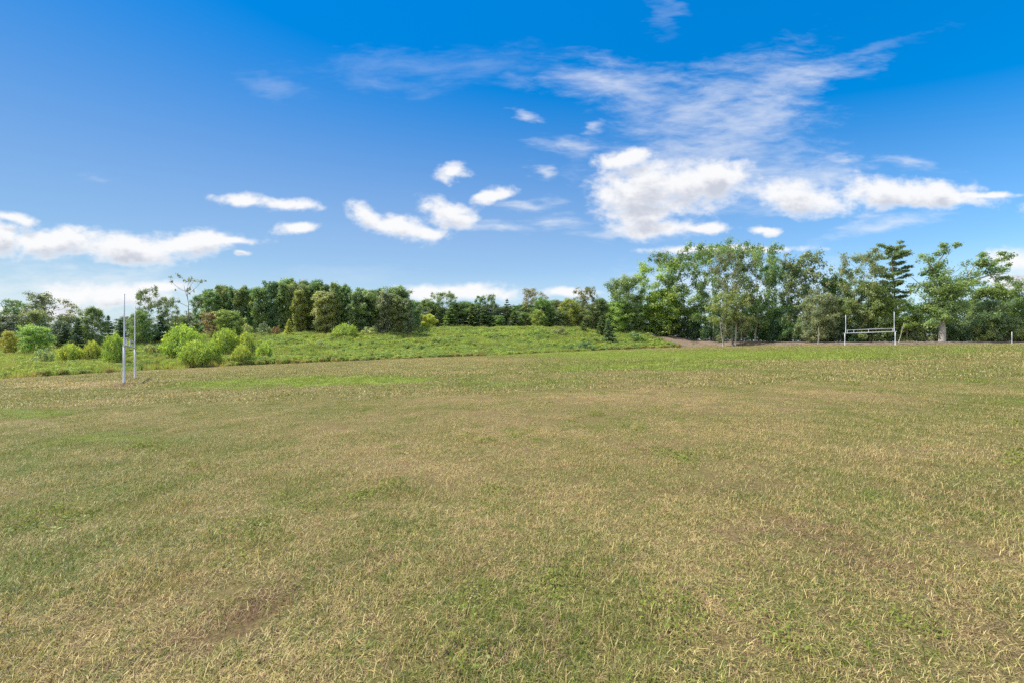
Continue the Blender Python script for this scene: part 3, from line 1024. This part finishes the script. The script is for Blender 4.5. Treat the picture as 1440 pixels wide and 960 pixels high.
# thinner line of trees along the ridge
G3 = 'trees along the ridge in the middle'
for a in [
    ('broadleaf_tree', 'full_2', 578, 138, 424, 30, 'mid', 'shoulder-high green tree just right of the dense wood', 'tree'),
    ('broadleaf_tree', 'airy_1', 592, 150, 428, 30, 'olive', 'thin olive tree before the first gap in the ridge trees', 'tree'),
    ('broadleaf_tree', 'full_1', 603, 148, 443, 22, 'yellow', 'low yellow-green tree on the ridge right of the wood', 'tree'),
    ('broadleaf_tree', 'open_1', 628, 158, 412, 34, 'mid', 'tall green tree standing above dark conifers on the ridge', 'tree'),
    ('conifer_tree', 'cone_1', 634, 152, 430, 30, 'mid', 'broad dark conifer under the tall ridge tree', 'conifer'),
    ('conifer_tree', 'cone_2', 613, 152, 441, 20, 'mid', 'low green conifer right of the low yellow-green tree', 'conifer'),
    ('conifer_tree', 'cone_1', 655, 155, 432, 24, 'bluish', 'bluish dark conifer left of the twin-headed tree', 'conifer'),
    ('conifer_tree', 'cone_2', 665, 153, 427, 26, 'mid', 'pointed deep green conifer against the twin-headed tree', 'conifer'),
    ('broadleaf_tree', 'airy_2', 676, 160, 417, 22, 'deep', 'left head of the twin-headed tree on the ridge', 'tree'),
    ('broadleaf_tree', 'airy_3', 691, 160, 416, 24, 'mid', 'right head of the twin-headed tree on the ridge', 'tree'),
    ('conifer_tree', 'cone_1', 682, 152, 433, 28, 'deep', 'dark conifer at the foot of the twin-headed tree', 'conifer'),
    ('broadleaf_tree', 'full_3', 700, 152, 444, 26, 'mid', 'low round green tree right of the twin-headed tree', 'tree'),
    ('pine_tree', 'pine_1', 713, 160, 421, 26, 'bluish', 'thin layered pine alone between two gaps on the ridge', 'pine'),
    ('conifer_tree', 'cone_2', 723, 152, 438, 26, 'mid', 'dark conifer right of the thin layered pine', 'conifer'),
    ('broadleaf_tree', 'full_1', 738, 154, 440, 24, 'mid', 'low green tree below the brown-topped ridge tree', 'tree'),
    ('broadleaf_tree', 'airy_1', 748, 160, 405, 40, 'brownish', 'brown-topped open tree, tallest on the middle ridge', 'tree'),
    ('broadleaf_tree', 'full_2', 764, 154, 420, 36, 'mid', 'dense green tree right of the brown-topped one', 'tree'),
    ('broadleaf_tree', 'full_3', 758, 150, 436, 24, 'bright', 'low bright green tree before the brown-topped one', 'tree'),
    ('broadleaf_tree', 'airy_2', 783, 160, 423, 26, 'grey', 'thin grey-green tree in the dip of the ridge line', 'tree'),
    ('broadleaf_tree', 'full_1', 801, 152, 421, 32, 'bright', 'fresh green rounded tree right of the dip', 'tree'),
    ('broadleaf_tree', 'full_2', 787, 150, 438, 24, 'olive', 'low olive tree left of the fresh green rounded tree', 'tree'),
    ('broadleaf_tree', 'airy_3', 825, 158, 406, 38, 'brownish', 'rusty-topped tree near the right end of the ridge', 'tree'),
    ('broadleaf_tree', 'full_3', 842, 154, 420, 34, 'mid', 'green tree between the rusty-topped tree and the tall group', 'tree'),
    ('broadleaf_tree', 'full_1', 822, 150, 436, 26, 'olive', 'low olive tree under the rusty-topped tree', 'tree'),
    ('conifer_tree', 'cone_1', 847, 140, 444, 22, 'mid', 'young green pine left of the darkest young pine', 'conifer'),
    ('conifer_tree', 'cone_2', 856, 131, 449, 22, 'bluish', 'dark young pine standing out in the weeds near the dirt bank', 'conifer'),
    ('conifer_tree', 'cone_1', 820, 142, 452, 14, 'olive', 'tiny olive pine at the crest of the meadow', 'conifer'),
]:
    plant(*a, group=G3)

for i, u in enumerate(range(582, 868, 18)):
    plant('broadleaf_tree', 'full_%d' % (1 + i % 3), u + rnd.uniform(-4, 4), 163 + rnd.uniform(-3, 4), rnd.uniform(422, 435), rnd.uniform(38, 52), ('deep', 'mid', 'bluish', 'olive')[i % 4],
          'low %s tree, %s from the left in the back row along the ridge' % (('deep green', 'green', 'bluish', 'olive')[i % 4], ORD[i]), 'tree', 'back row of trees along the ridge')

# tall group on the right
G4 = 'tall trees along the right edge of the field'
for a in [
    ('broadleaf_tree', 'full_2', 880, 153, 389, 54, 'mid', 'full green tree at the left end of the tall right-hand group', 'tree'),
    ('broadleaf_tree', 'full_3', 868, 150, 424, 40, 'bright', 'lower light green tree before the full green one', 'tree'),
    ('broadleaf_tree', 'open_3', 926, 155, 372, 70, 'bright', 'broad bright green tree on the left shoulder of the tall group', 'tree'),
    ('broadleaf_tree', 'full_1', 935, 151, 408, 70, 'bright', 'low full bright green tree behind the dirt bank', 'tree'),
    ('broadleaf_tree', 'open_2', 962, 150, 356, 66, 'mid', 'tall arching tree left of the highest crown', 'tree'),
    ('broadleaf_tree', 'open_1', 1002, 142, 344, 74, 'mid', 'highest domed crown of the tall group, on pale trunks', 'tree'),
    ('broadleaf_tree', 'open_4', 1030, 122, 352, 56, 'grey', 'thin grey crown between the two highest domes', 'tree'),
    ('broadleaf_tree', 'open_5', 1062, 121, 345, 66, 'mid', 'right dome of the tall group with a straight pale trunk', 'tree'),
    ('broadleaf_tree', 'open_1', 1088, 124, 372, 44, 'deep', 'leaning crown on the right flank of the tall group', 'tree'),
    ('broadleaf_tree', 'top_1', 1018, 119, 412, 46, 'lightolive', 'small straw-coloured tree under the tall domes', 'tree'),
    ('broadleaf_tree', 'top_2', 1043, 119, 415, 42, 'pale', 'small pale green tree under the right dome', 'tree'),
    ('broadleaf_tree', 'airy_3', 1130, 112, 359, 72, 'grey', 'wide airy grey-green tree in the middle of the right edge', 'tree'),
    ('broadleaf_tree', 'airy_2', 1118, 116, 372, 56, 'deep', 'airy green tree filling in behind the wide grey one', 'tree'),
    ('broadleaf_tree', 'full_3', 1150, 104, 415, 52, 'grey', 'lower grey-green tree with a thin pale trunk', 'tree'),
    ('broadleaf_tree', 'full_2', 1172, 110, 388, 46, 'mid', 'green tree between the wide airy tree and the far goal', 'tree'),
    ('broadleaf_tree', 'open_3', 1212, 101, 358, 64, 'olive', 'olive spreading tree rising behind the far goal', 'tree'),
    ('broadleaf_tree', 'full_1', 1222, 100, 398, 70, 'olive', 'full olive tree directly behind the far goal', 'tree'),
    ('pine_tree', 'tier_1', 1258, 101, 342, 66, 'olive', 'tall pine with flat tiers of needles above the far goal', 'pine'),
    ('broadleaf_tree', 'full_3', 1268, 98, 420, 62, 'bright', 'low yellow-green tree behind the right post of the far goal', 'tree'),
    ('old_oak', 'oak_1', 1324, 93, 348, 118, 'mid', 'old crooked oak with a thick pale trunk and bare limbs', 'tree'),
    ('broadleaf_tree', 'full_2', 1395, 99, 402, 70, 'bright', 'bushy light green tree right of the old oak', 'tree'),
    ('broadleaf_tree', 'open_2', 1437, 97, 391, 66, 'mid', 'tree with a leafy bough at the right picture edge', 'tree'),
    ('broadleaf_tree', 'full_1', 1392, 93, 424, 62, 'bluepale', 'rounded blue-green tree low near the right picture edge', 'tree'),
    ('broadleaf_tree', 'full_3', 1455, 92, 420, 76, 'mid', 'low green tree cut by the right picture edge', 'tree'),
    ('broadleaf_tree', 'full_2', 1540, 92, 395, 90, 'mid', 'green tree beyond the right picture edge', 'tree'),
]:
    ob = plant(*a, group=G4, rz=0 if a[1] in ('oak_1', 'tier_1') else None)
    if a[1] == 'oak_1':
        ob.scale = (ob.scale[2],) * 3

G5 = 'bushes under the tall trees on the right'
UN = [(902, 153, 446, 34, 'mid'), (925, 151, 450, 40, 'deep'), (952, 149, 444, 44, 'dark'), (978, 146, 448, 40, 'dark'), (1000, 141, 446, 40, 'deep'), (1022, 134, 450, 38, 'dark'),
      (1044, 129, 446, 40, 'dark'), (1072, 124, 446, 44, 'deep'), (1094, 118, 444, 44, 'dark'), (1114, 114, 446, 44, 'deep'), (1134, 110, 440, 42, 'bluepale'), (1158, 106, 444, 44, 'mid'), (1180, 104, 440, 44, 'dark'),
      (1202, 102, 440, 42, 'deep'), (1226, 100, 444, 44, 'olive'), (1250, 99, 446, 46, 'dark'), (1275, 98, 440, 46, 'bluepale'), (1298, 96, 444, 44, 'bluepale'), (1316, 98, 440, 40, 'dark'), (1342, 96, 438, 46, 'bluepale'),
      (1362, 94, 444, 44, 'dark'), (1386, 92, 448, 44, 'pale'), (1412, 91, 444, 46, 'mid'), (1436, 91, 446, 44, 'pale'), (1470, 90, 444, 60, 'mid')]
WHERE = ['at the left start of the dirt bank', 'behind the bare dirt bank', 'behind the right part of the dirt bank', 'left of the pale trunks', 'behind the first pale trunk', 'between the pale trunks',
         'behind the straight pale trunk', 'right of the straight pale trunk', 'second to the right of the pale trunks', 'below the wide airy tree', 'with silvery leaves beside the thin pale trunk', 'right of the thin pale trunk', 'left of the far goal',
         'behind the left post of the far goal', 'under the crossbar of the far goal', 'behind the right post of the far goal', 'just right of the far goal', 'left of the oak trunk', 'behind the oak trunk', 'right of the oak trunk',
         'second to the right of the oak trunk', 'third to the right of the oak trunk', 'left of the lone post', 'behind the lone post', 'at the right picture edge']
ADJ = {'mid': 'green', 'deep': 'deep green', 'dark': 'dark green', 'bluepale': 'blue-green', 'olive': 'olive', 'pale': 'pale green'}
for i, (u, Y, v, w, t) in enumerate(UN):
    plant('bush', 'bush_%d' % (1 + i % 4), u, Y, v, w, t, '%s bush %s' % (ADJ[t], WHERE[i]), 'bush', G5)

# darker trees farther back that close the gaps low down
G6 = 'trees farther back behind the right-hand group'
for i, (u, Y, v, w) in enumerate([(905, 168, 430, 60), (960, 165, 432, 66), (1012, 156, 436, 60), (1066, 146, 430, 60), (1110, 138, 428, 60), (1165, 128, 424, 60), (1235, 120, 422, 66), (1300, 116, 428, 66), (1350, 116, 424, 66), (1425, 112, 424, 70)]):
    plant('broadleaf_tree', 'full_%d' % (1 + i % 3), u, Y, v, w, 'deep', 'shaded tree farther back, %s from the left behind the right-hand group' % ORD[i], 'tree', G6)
for i, (u, Y, v, w) in enumerate([(-20, 110, 436, 70), (100, 112, 444, 50), (185, 118, 446, 44), (250, 118, 446, 40)]):
    plant('broadleaf_tree', 'full_%d' % (1 + i % 3), u, Y, v, w, 'bluish', 'bluish tree farther back, %s from the left behind the near goal' % ORD[i], 'tree', 'trees farther back on the left')

# lime shrubs and other shrubs in the meadow
G7 = 'lime-green shrubs in the meadow'
for a in [
    ('lime_shrub', 'lime_1', 160, 62, 470, 31, 'lime', 'round lime-green shrub right behind the near goal', 'shrub'),
    ('lime_shrub', 'lime_2', 99, 64, 484, 40, 'limeyel', 'wide low yellow-green shrub left of the near goal', 'shrub'),
    ('lime_shrub', 'lime_3', 130, 66, 480, 28, 'limeyel', 'small yellow shrub between the wide low one and the goal', 'shrub'),
    ('lime_shrub', 'lime_1', 259, 76, 459, 56, 'lime', 'largest lime-green shrub, high on the meadow right of the goal', 'shrub'),
    ('lime_shrub', 'lime_3', 276, 66, 479, 46, 'lime', 'lime-green shrub in front of and below the largest one', 'shrub'),
    ('lime_shrub', 'lime_2', 298, 70, 480, 26, 'lime', 'small greener shrub squeezed right of the front lime shrub', 'shrub'),
    ('lime_shrub', 'lime_2', 317, 80, 463, 42, 'lime', 'broad lime shrub right of the largest one', 'shrub'),
    ('lime_shrub', 'lime_1', 347, 82, 468, 27, 'limeyel', 'yellowish lime shrub at the right end of the shrub cluster', 'shrub'),
    ('lime_shrub', 'lime_3', 340, 72, 485, 28, 'limeyel', 'low golden shrub in front of the shrub cluster', 'shrub'),
    ('lime_shrub', 'lime_2', 372, 78, 482, 26, 'lime', 'low pale lime shrub right of the golden one', 'shrub'),
    ('lime_shrub', 'lime_1', 487, 110, 456, 34, 'lime', 'bright lime ball-shaped shrub standing alone on the meadow', 'shrub'),
]:
    plant(*a, group=G7, wob=.05)
for a in [
    ('low_shrub', 'low_1', 798, 113, 481, 26, 'deep', 'dark green low shrub at the meadow edge, left of a pair', 'shrub'),
    ('low_shrub', 'low_2', 822, 117, 480, 30, 'deep', 'dark green low shrub at the meadow edge, right of a pair', 'shrub'),
    ('low_shrub', 'low_3', 788, 136, 460, 30, 'pale', 'pale shrub cresting the meadow below the fresh green tree', 'shrub'),
    ('low_shrub', 'low_1', 842, 130, 470, 26, 'bright', 'green shrub left of the dark young pine in the weeds', 'shrub'),
    ('low_shrub', 'low_2', 895, 136, 466, 30, 'mid', 'green shrub right of the dark young pine', 'shrub'),
    ('low_shrub', 'low_3', 452, 100, 478, 26, 'pale', 'pale silvery shrub below the lime ball shrub', 'shrub'),
    ('low_shrub', 'low_1', 215, 80, 478, 26, 'pale', 'pale shrub right of the near goal posts', 'shrub'),
    ('low_shrub', 'low_2', 60, 62, 490, 40, 'pale', 'pale low shrub at the left end of the meadow', 'shrub'),
]:
    plant(*a)

# ------------------------------------------------------------------ pale leaning trunks and posts on the right
def slim_trunk(u, Y, v0, v1, lean, r, label, mat=None):
    x, y, z = place(u, Y)
    H = (v0 - v1) / F * Y * 1.7
    lean *= 1.7
    t = Tubes()
    rs = np.random.RandomState(int(u))
    p = wander(rs, np.array([0, 0, -.3]), np.array([lean, 0, H]), 7, .04)
    t.add(p, np.linspace(r, r * .35, 7), 8)
    tag(link('bare_trunk', t.mesh('bare_trunk', mat or M_PALE)), label, 'tree trunk').location = (x, y, z)


slim_trunk(1017, 118, 482, 458, -.7, .17, 'pale leaning trunk at the left of the pale trunks')
slim_trunk(1034, 119, 482, 452, .2, .26, 'thick straight pale trunk under the tall domes')
slim_trunk(1150, 97, 482, 468, .1, .11, 'thin pale trunk standing before the wide airy tree')
slim_trunk(1263, 91, 482, 466, .8, .08, 'thin pale trunk leaning right beside the far goal')
slim_trunk(1276, 96, 482, 462, -.1, .2, 'grey-brown trunk right of the far goal', M_BARK)


def lone_post():
    x, y, z = place(1423, 82)
    o = empty('fence_post', (x, y, z))
    tag(o, 'lone slim pale post at the field edge near the right border', 'post')
    t = Tubes(); t.add([(0, 0, -.3), (0, 0, 1.2), (0, 0, 2.55)], .055, 10)
    link('shaft', t.mesh('shaft', M_GREYP), o)
    t = Tubes(); t.add([(0, 0, 2.55), (0, 0, 2.6), (0, 0, 2.64)], [.07, .065, .03], 10)
    link('cap', t.mesh('cap', M_GREYP), o)


lone_post()

# ------------------------------------------------------------------ goals: soccer frame below, football uprights above
def goal(pa, pb, label, Ht, h1, h2, mat, rpost, rup, dirt=False):
    a, b = np.array(pa, float), np.array(pb, float)
    za, zb = gz(*a), gz(*b)
    o = empty('football_goal', (a[0], a[1], za))
    tag(o, label, 'goal', 'combined football and soccer goals')
    d = np.array([b[0] - a[0], b[1] - a[1], zb - za])
    L = np.linalg.norm(d)
    ux = d / L
    zz = np.array([0, 0, 1.])

    def tube(name, pts, r, sides=14):
        t = Tubes(); t.add(np.array(pts), r, sides)
        return link(name, t.mesh(name, mat), o)
    for e, s in ((0, 1), (1, -1)):
        q = d * e
        pt = tube('post', [q - zz * .4, q + zz * h1 * .5, q + zz * (h1 - rpost * 1.05)], rpost)
        w = q + ux * s * .14
        up = tube('upright', [w + zz * (h1 + rpost * .98), w + zz * (h1 + Ht) / 2, w + zz * Ht], rup)
        t = Tubes(); t.add(np.array([w + zz * Ht, w + zz * (Ht + .03)]), [rup * 1.15, rup * .8], 14)
        link('cap', t.mesh('cap', mat), up)
        t = Tubes(); t.add(np.array([q - zz * .05, q + zz * .06, q + zz * .1]), [rpost * 2.3, rpost * 2.0, rpost * 1.05], 14)
        link('footing', t.mesh('footing', M_WOOD if dirt else mat), pt)
    tube('crossbar', [-ux * .22 + zz * h1, d * .5 + zz * h1, d + ux * .22 + zz * h1], rpost)
    tube('crossbar', [ux * (.14 + rup) + zz * h2, d * .5 + zz * h2, d - ux * (.14 + rup) + zz * h2], rup)
    for f in (.055, .19, .49, .955):
        tube('strut', [d * f + zz * (h1 + rpost * .98), d * f + zz * (h1 + h2) / 2, d * f + zz * (h2 - rup * .98)], rup * .7, 10)
    return o


goal((-26.4, 27.1), (-32.0, 33.8), 'tall white goal with high uprights seen nearly end-on at the left', 6.1, 2.62, 3.1, M_WHITE, .068, .036, True)
goal((67.2, 80.4), (71.5, 74.3), 'white goal seen face-on before the right-hand trees', 6.1, 2.44, 3.06, M_GREYP, .076, .052)


# brush and logs lying along the dirt bank
def bank_debris():
    rs = np.random.RandomState(77)
    t = Tubes()
    for i in range(520):
        u = rs.uniform(930, 1420)
        ye = np.interp(u, EDGE[:, 0], EDGE[:, 1])
        Y = ye + rs.uniform(.8, 9 if u < 1080 else 5)
        x = (u - CU) / F * Y
        z = gz(x, Y)
        a, ln = rs.rand() * 3.14, rs.gamma(2, .45) + .3
        e = np.array([math.cos(a) * ln, math.sin(a) * ln * .5, rs.normal(.05, .12) * ln])
        m = np.array([x, Y, z + .06 + rs.rand() * .15])
        t.add(np.stack([m - e * .5, m + rs.normal(0, .05, 3), m + e * .5]), np.array([1, .8, .5]) * rs.uniform(.02, .075), 5)
    o = link('fallen_branches', t.mesh('fallen_branches', M_WOOD))
    tag(o, 'litter of dead branches along the bare bank under the trees', 'branches', kind='stuff')


bank_debris()

# ------------------------------------------------------------------ sky
SUN_EL, SUN_DX, SUN_DY = R(58), -0.97, 0.22       # direction towards the sun: left and slightly ahead
az = math.atan2(SUN_DX, SUN_DY)                    # clockwise from +Y


def px(u, v):
    return ((u - CU) / F, (CV - v) / F)


CUMULUS = [(60, 340, 95, 20, 4), (170, 348, 115, 22, -5), (250, 343, 90, 19, 3), (322, 338, 42, 7, 0), (18, 306, 38, 9, -10), (338, 357, 12, 5, 0), (0, 338, 50, 26, 0),
           (342, 283, 36, 10, -4), (402, 289, 46, 10, -3), (420, 318, 34, 8, 5),
           (514, 303, 30, 15, -20), (560, 319, 58, 17, -12), (627, 300, 36, 20, -20), (645, 310, 26, 13, 0), (600, 328, 42, 10, 0),
           (637, 244, 27, 13, 0), (692, 277, 31, 11, 18),
           (905, 270, 72, 38, 0), (955, 262, 110, 32, 0), (898, 300, 55, 28, -10), (932, 322, 62, 14, 0), (878, 222, 46, 13, 10), (1010, 250, 60, 26, 0),
           (1130, 280, 62, 28, 0), (1265, 272, 115, 22, -2), (1320, 282, 85, 13, 0), (1375, 277, 70, 6, 0), (1075, 326, 24, 7, 0), (990, 322, 40, 8, 0),
           (1425, 364, 38, 17, 0), (1435, 396, 62, 15, 0), (160, 416, 100, 20, 3), (222, 404, 44, 11, 0), (640, 412, 105, 13, 0), (800, 411, 42, 8, 0), (1020, 352, 110, 6, 0),
           (-120, 330, 90, 22, 0), (1560, 300, 100, 24, 0), (60, 440, 90, 14, 0)]
WISPS = [(740, 167, 20, 6, 0), (795, 205, 48, 12, -5), (745, 286, 44, 9, 0), (790, 313, 44, 9, 0), (765, 242, 16, 12, 0), (835, 182, 17, 9, 0), (700, 325, 40, 10, 0),
         (1190, 230, 40, 10, 5), (1285, 228, 52, 10, -5), (870, 116, 110, 34, -8), (985, 145, 120, 42, 20), (1062, 160, 110, 60, 40), (1005, 205, 140, 46, 10), (960, 225, 130, 34, 0), (1100, 255, 120, 40, 0),
         (1120, 112, 100, 24, 15), (880, 330, 60, 10, 0), (1240, 320, 90, 12, 12), (1040, 400, 160, 40, 0), (100, 400, 160, 30, 0)]

FAINT = [(1210, 72, 110, 8, 14), (943, 15, 20, 34, 0), (380, 116, 60, 14, -15), (545, 116, 90, 14, -6), (722, 112, 34, 18, 0), (480, 382, 90, 16, 0), (130, 256, 26, 7, 0), (620, 90, 200, 30, 0)]


def blob_field(nt, p, table, k):
    acc = None
    for i, (u, v, ru, rv, rot) in enumerate(table):
        a, b = px(u, v)
        if i and i % 6 == 0:      # chains the evaluation so that the shader stack stays small
            p = nt.vec('ADD', p, nt.math('MULTIPLY', acc, 1e-9))
        m = nt.n('ShaderNodeMapping', vector_type='TEXTURE')
        nt.put(m.inputs['Vector'], p)
        m.inputs['Location'].default_value = (a, b, 0)
        m.inputs['Rotation'].default_value = (0, 0, R(rot))
        m.inputs['Scale'].default_value = (ru / F, rv / F, 1)
        d = nt.vec('LENGTH', m.outputs[0], out=1)
        acc = d if acc is None else nt.math('SMOOTH_MIN', acc, d, k)
    return acc


def cloud_group():
    g = bpy.data.node_groups.new('cloud_density', 'ShaderNodeTree')
    g.interface.new_socket('P', in_out='INPUT', socket_type='NodeSocketVector')
    g.interface.new_socket('Density', in_out='OUTPUT', socket_type='NodeSocketFloat')
    nt = NT(g)
    gi, go = nt.n('NodeGroupInput'), nt.n('NodeGroupOutput')
    p = gi.outputs[0]
    q = nt.vec('MULTIPLY', p, (1, 1.55, 1))
    warp = nt.n('ShaderNodeTexNoise')
    nt.put(warp.inputs['Vector'], q); nt.put(warp.inputs['Scale'], 9.0); nt.put(warp.inputs['Detail'], 3.0)
    w = nt.vec('SUBTRACT', warp.outputs['Color'], (.5, .5, .5))
    pw = nt.vec('ADD', p, nt.vec('MULTIPLY', w, (.07, .035, 0)))
    d = blob_field(nt, pw, CUMULUS, .25)
    n1 = nt.noise(q, 11, 5, .58, .2)
    n2 = nt.noise(q, 40, 4, .62)
    e = nt.math('ADD', nt.math('SUBTRACT', 1.27, d), nt.math('MULTIPLY', nt.math('SUBTRACT', n1, .5), 1.9))
    e = nt.math('ADD', e, nt.math('MULTIPLY', nt.math('SUBTRACT', n2, .5), .62))
    nt.put(go.inputs[0], e)
    return g


def build_world():
    w = bpy.data.worlds.new('World')
    S.world = w
    w.use_nodes = True
    nt = NT(w.node_tree)
    sky = nt.n('ShaderNodeTexSky', sky_type='NISHITA', sun_disc=False)
    sky.sun_elevation = SUN_EL
    sky.sun_rotation = SUN_ROT
    sky.altitude = 100
    sky.air_density, sky.dust_density, sky.ozone_density = AIR
    base = sky.outputs[0]
    hs = nt.n('ShaderNodeHueSaturation')
    nt.put(hs.inputs['Hue'], SKY_HUE)
    nt.put(hs.inputs['Color'], base)
    tc = nt.n('ShaderNodeTexCoord')
    sp = nt.n('ShaderNodeSeparateXYZ')
    nt.put(sp.inputs[0], tc.outputs['Generated'])
    # the camera's colour grade of the sky: deeper with height and away from the sun
    sat = nt.math('ADD', nt.rng(sp.outputs[2], .2, .65, 1.12, 1.58, True), nt.math('MULTIPLY', sp.outputs[0], .1))
    sat = nt.math('ADD', sat, nt.math('MULTIPLY', nt.math('MULTIPLY', sp.outputs[0], sp.outputs[0]), .3))
    val = nt.math('MULTIPLY', nt.rng(sp.outputs[2], .1, .7, .72, 1.06), nt.math('ADD', nt.math('MULTIPLY', sp.outputs[0], .34), 1.0))
    nt.put(hs.inputs['Saturation'], sat)
    nt.put(hs.inputs['Value'], val)
    base = hs.outputs[0]
    base = nt.mix(nt.rng(sp.outputs[2], .17, .0, 0, .75), base, (2.9, 3.85, 4.85))
    yy = nt.math('MAXIMUM', sp.outputs[1], .02)
    cb = nt.n('ShaderNodeCombineXYZ')
    nt.put(cb.inputs[0], nt.math('DIVIDE', sp.outputs[0], yy))
    nt.put(cb.inputs[1], nt.math('DIVIDE', sp.outputs[2], yy))
    p = cb.outputs[0]
    grp = cloud_group()

    def dens(vec):
        n = nt.n('ShaderNodeGroup', node_tree=grp)
        nt.put(n.inputs[0], vec)
        return n.outputs[0]
    d0 = dens(p)
    d1 = dens(nt.vec('ADD', p, (-.010, .034, 0)))
    ahead = nt.math('GREATER_THAN', sp.outputs[1], .12)
    a = nt.math('MULTIPLY', nt.rng(d0, 0, .85, 0, 1, True), ahead)
    # self shading: more cloud towards the sun, or a thick middle, is greyer
    sh = nt.math('MULTIPLY', nt.rng(d1, .35, 1.2, 0, 1, True), nt.rng(d0, .3, .8))
    ccol = nt.mix(sh, CLOUD_LIT, CLOUD_SHADE)
    # thin high cloud, streaked
    mp = nt.n('ShaderNodeMapping', vector_type='POINT')
    nt.put(mp.inputs['Vector'], p)
    mp.inputs['Rotation'].default_value = (0, 0, R(-18))
    mp.inputs['Scale'].default_value = (1, 3.4, 1)
    wq = nt.n('ShaderNodeTexNoise')
    nt.put(wq.inputs['Vector'], p); nt.put(wq.inputs['Scale'], 4.0); nt.put(wq.inputs['Detail'], 3.0)
    wv = nt.vec('MULTIPLY', nt.vec('SUBTRACT', wq.outputs['Color'], (.5, .5, .5)), (.16, .16, 0))
    st = nt.noise(nt.vec('ADD', mp.outputs[0], wv), 6, 9, .64, .25)
    w2 = nt.n('ShaderNodeTexNoise')
    nt.put(w2.inputs['Vector'], mp.outputs[0]); nt.put(w2.inputs['Scale'], 13.0); nt.put(w2.inputs['Detail'], 4.0)
    pw = nt.vec('ADD', p, nt.vec('MULTIPLY', wv, (.6, .6, 0)))
    pw = nt.vec('ADD', pw, nt.vec('MULTIPLY', nt.vec('SUBTRACT', w2.outputs['Color'], (.5, .5, .5)), (.16, .05, 0)))
    s2 = nt.noise(nt.vec('ADD', mp.outputs[0], wv), 19, 6, .62, .15)
    grain = nt.math('ADD', nt.math('MULTIPLY', nt.math('SUBTRACT', st, .5), 2.0), nt.math('MULTIPLY', nt.math('SUBTRACT', s2, .5), 1.1))

    def thin(table, lo, amount):
        e = nt.math('ADD', nt.math('SUBTRACT', 1.0, blob_field(nt, pw, table, .3)), grain)
        return nt.rng(e, lo, lo + 1.9, 0, amount, True)
    wa = nt.math('MULTIPLY', nt.math('MAXIMUM', thin(WISPS, -.4, .56), thin(FAINT, -.3, .16)), ahead)
    col = nt.mix(wa, base, CLOUD_LIT)
    col = nt.mix(nt.math('MULTIPLY', a, .97), col, ccol)
    # unseen bright broken cloud, added to the sky behind the camera as fill light
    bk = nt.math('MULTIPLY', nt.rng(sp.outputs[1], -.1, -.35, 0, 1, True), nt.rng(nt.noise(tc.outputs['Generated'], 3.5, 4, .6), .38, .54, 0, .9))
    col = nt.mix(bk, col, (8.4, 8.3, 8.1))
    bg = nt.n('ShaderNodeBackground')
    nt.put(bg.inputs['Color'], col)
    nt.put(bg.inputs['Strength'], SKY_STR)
    o = nt.n('ShaderNodeOutputWorld')
    nt.t.links.new(bg.outputs[0], o.inputs[0])


SKY_STR = .12
SUN_ROT = az
AIR = (1.0, .3, 1.9)
SKY_SAT, SKY_HUE, SKY_VAL = 1.15, .5, 1.0
CLOUD_LIT, CLOUD_SHADE = (5.05, 5.05, 5.1), (3.15, 3.3, 3.75)
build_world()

sd = bpy.data.lights.new('sun', 'SUN')
sd.energy = 4.0
sd.angle = R(.53)
sd.color = (1, .95, .87)
so = bpy.data.objects.new('sun', sd)
COL.objects.link(so)
c = math.cos(SUN_EL)
hl = math.hypot(SUN_DX, SUN_DY)
from mathutils import Vector
so.rotation_euler = Vector((SUN_DX / hl * c, SUN_DY / hl * c, math.sin(SUN_EL))).to_track_quat('Z', 'Y').to_euler()
so.location = (-30, 20, 60)

# ------------------------------------------------------------------ camera and colour
cam = bpy.data.cameras.new('camera')
cam.sensor_width = 36
cam.sensor_fit = 'HORIZONTAL'
cam.lens = 36 * F / 1440
cam.clip_start, cam.clip_end = .05, 9000
co = bpy.data.objects.new('camera', cam)
COL.objects.link(co)
co.location = (0, 0, EYE)
co.rotation_euler = (R(90), 0, 0)
S.camera = co
S.view_settings.view_transform = 'Standard'
S.view_settings.look = 'None'
S.view_settings.exposure = 0.7
S.view_settings.gamma = 1
S.render.engine = 'CYCLES'
S.cycles.max_bounces = 6
S.cycles.diffuse_bounces = 4
S.cycles.transmission_bounces = 3
S.cycles.glossy_bounces = 2
S.cycles.use_denoising = False
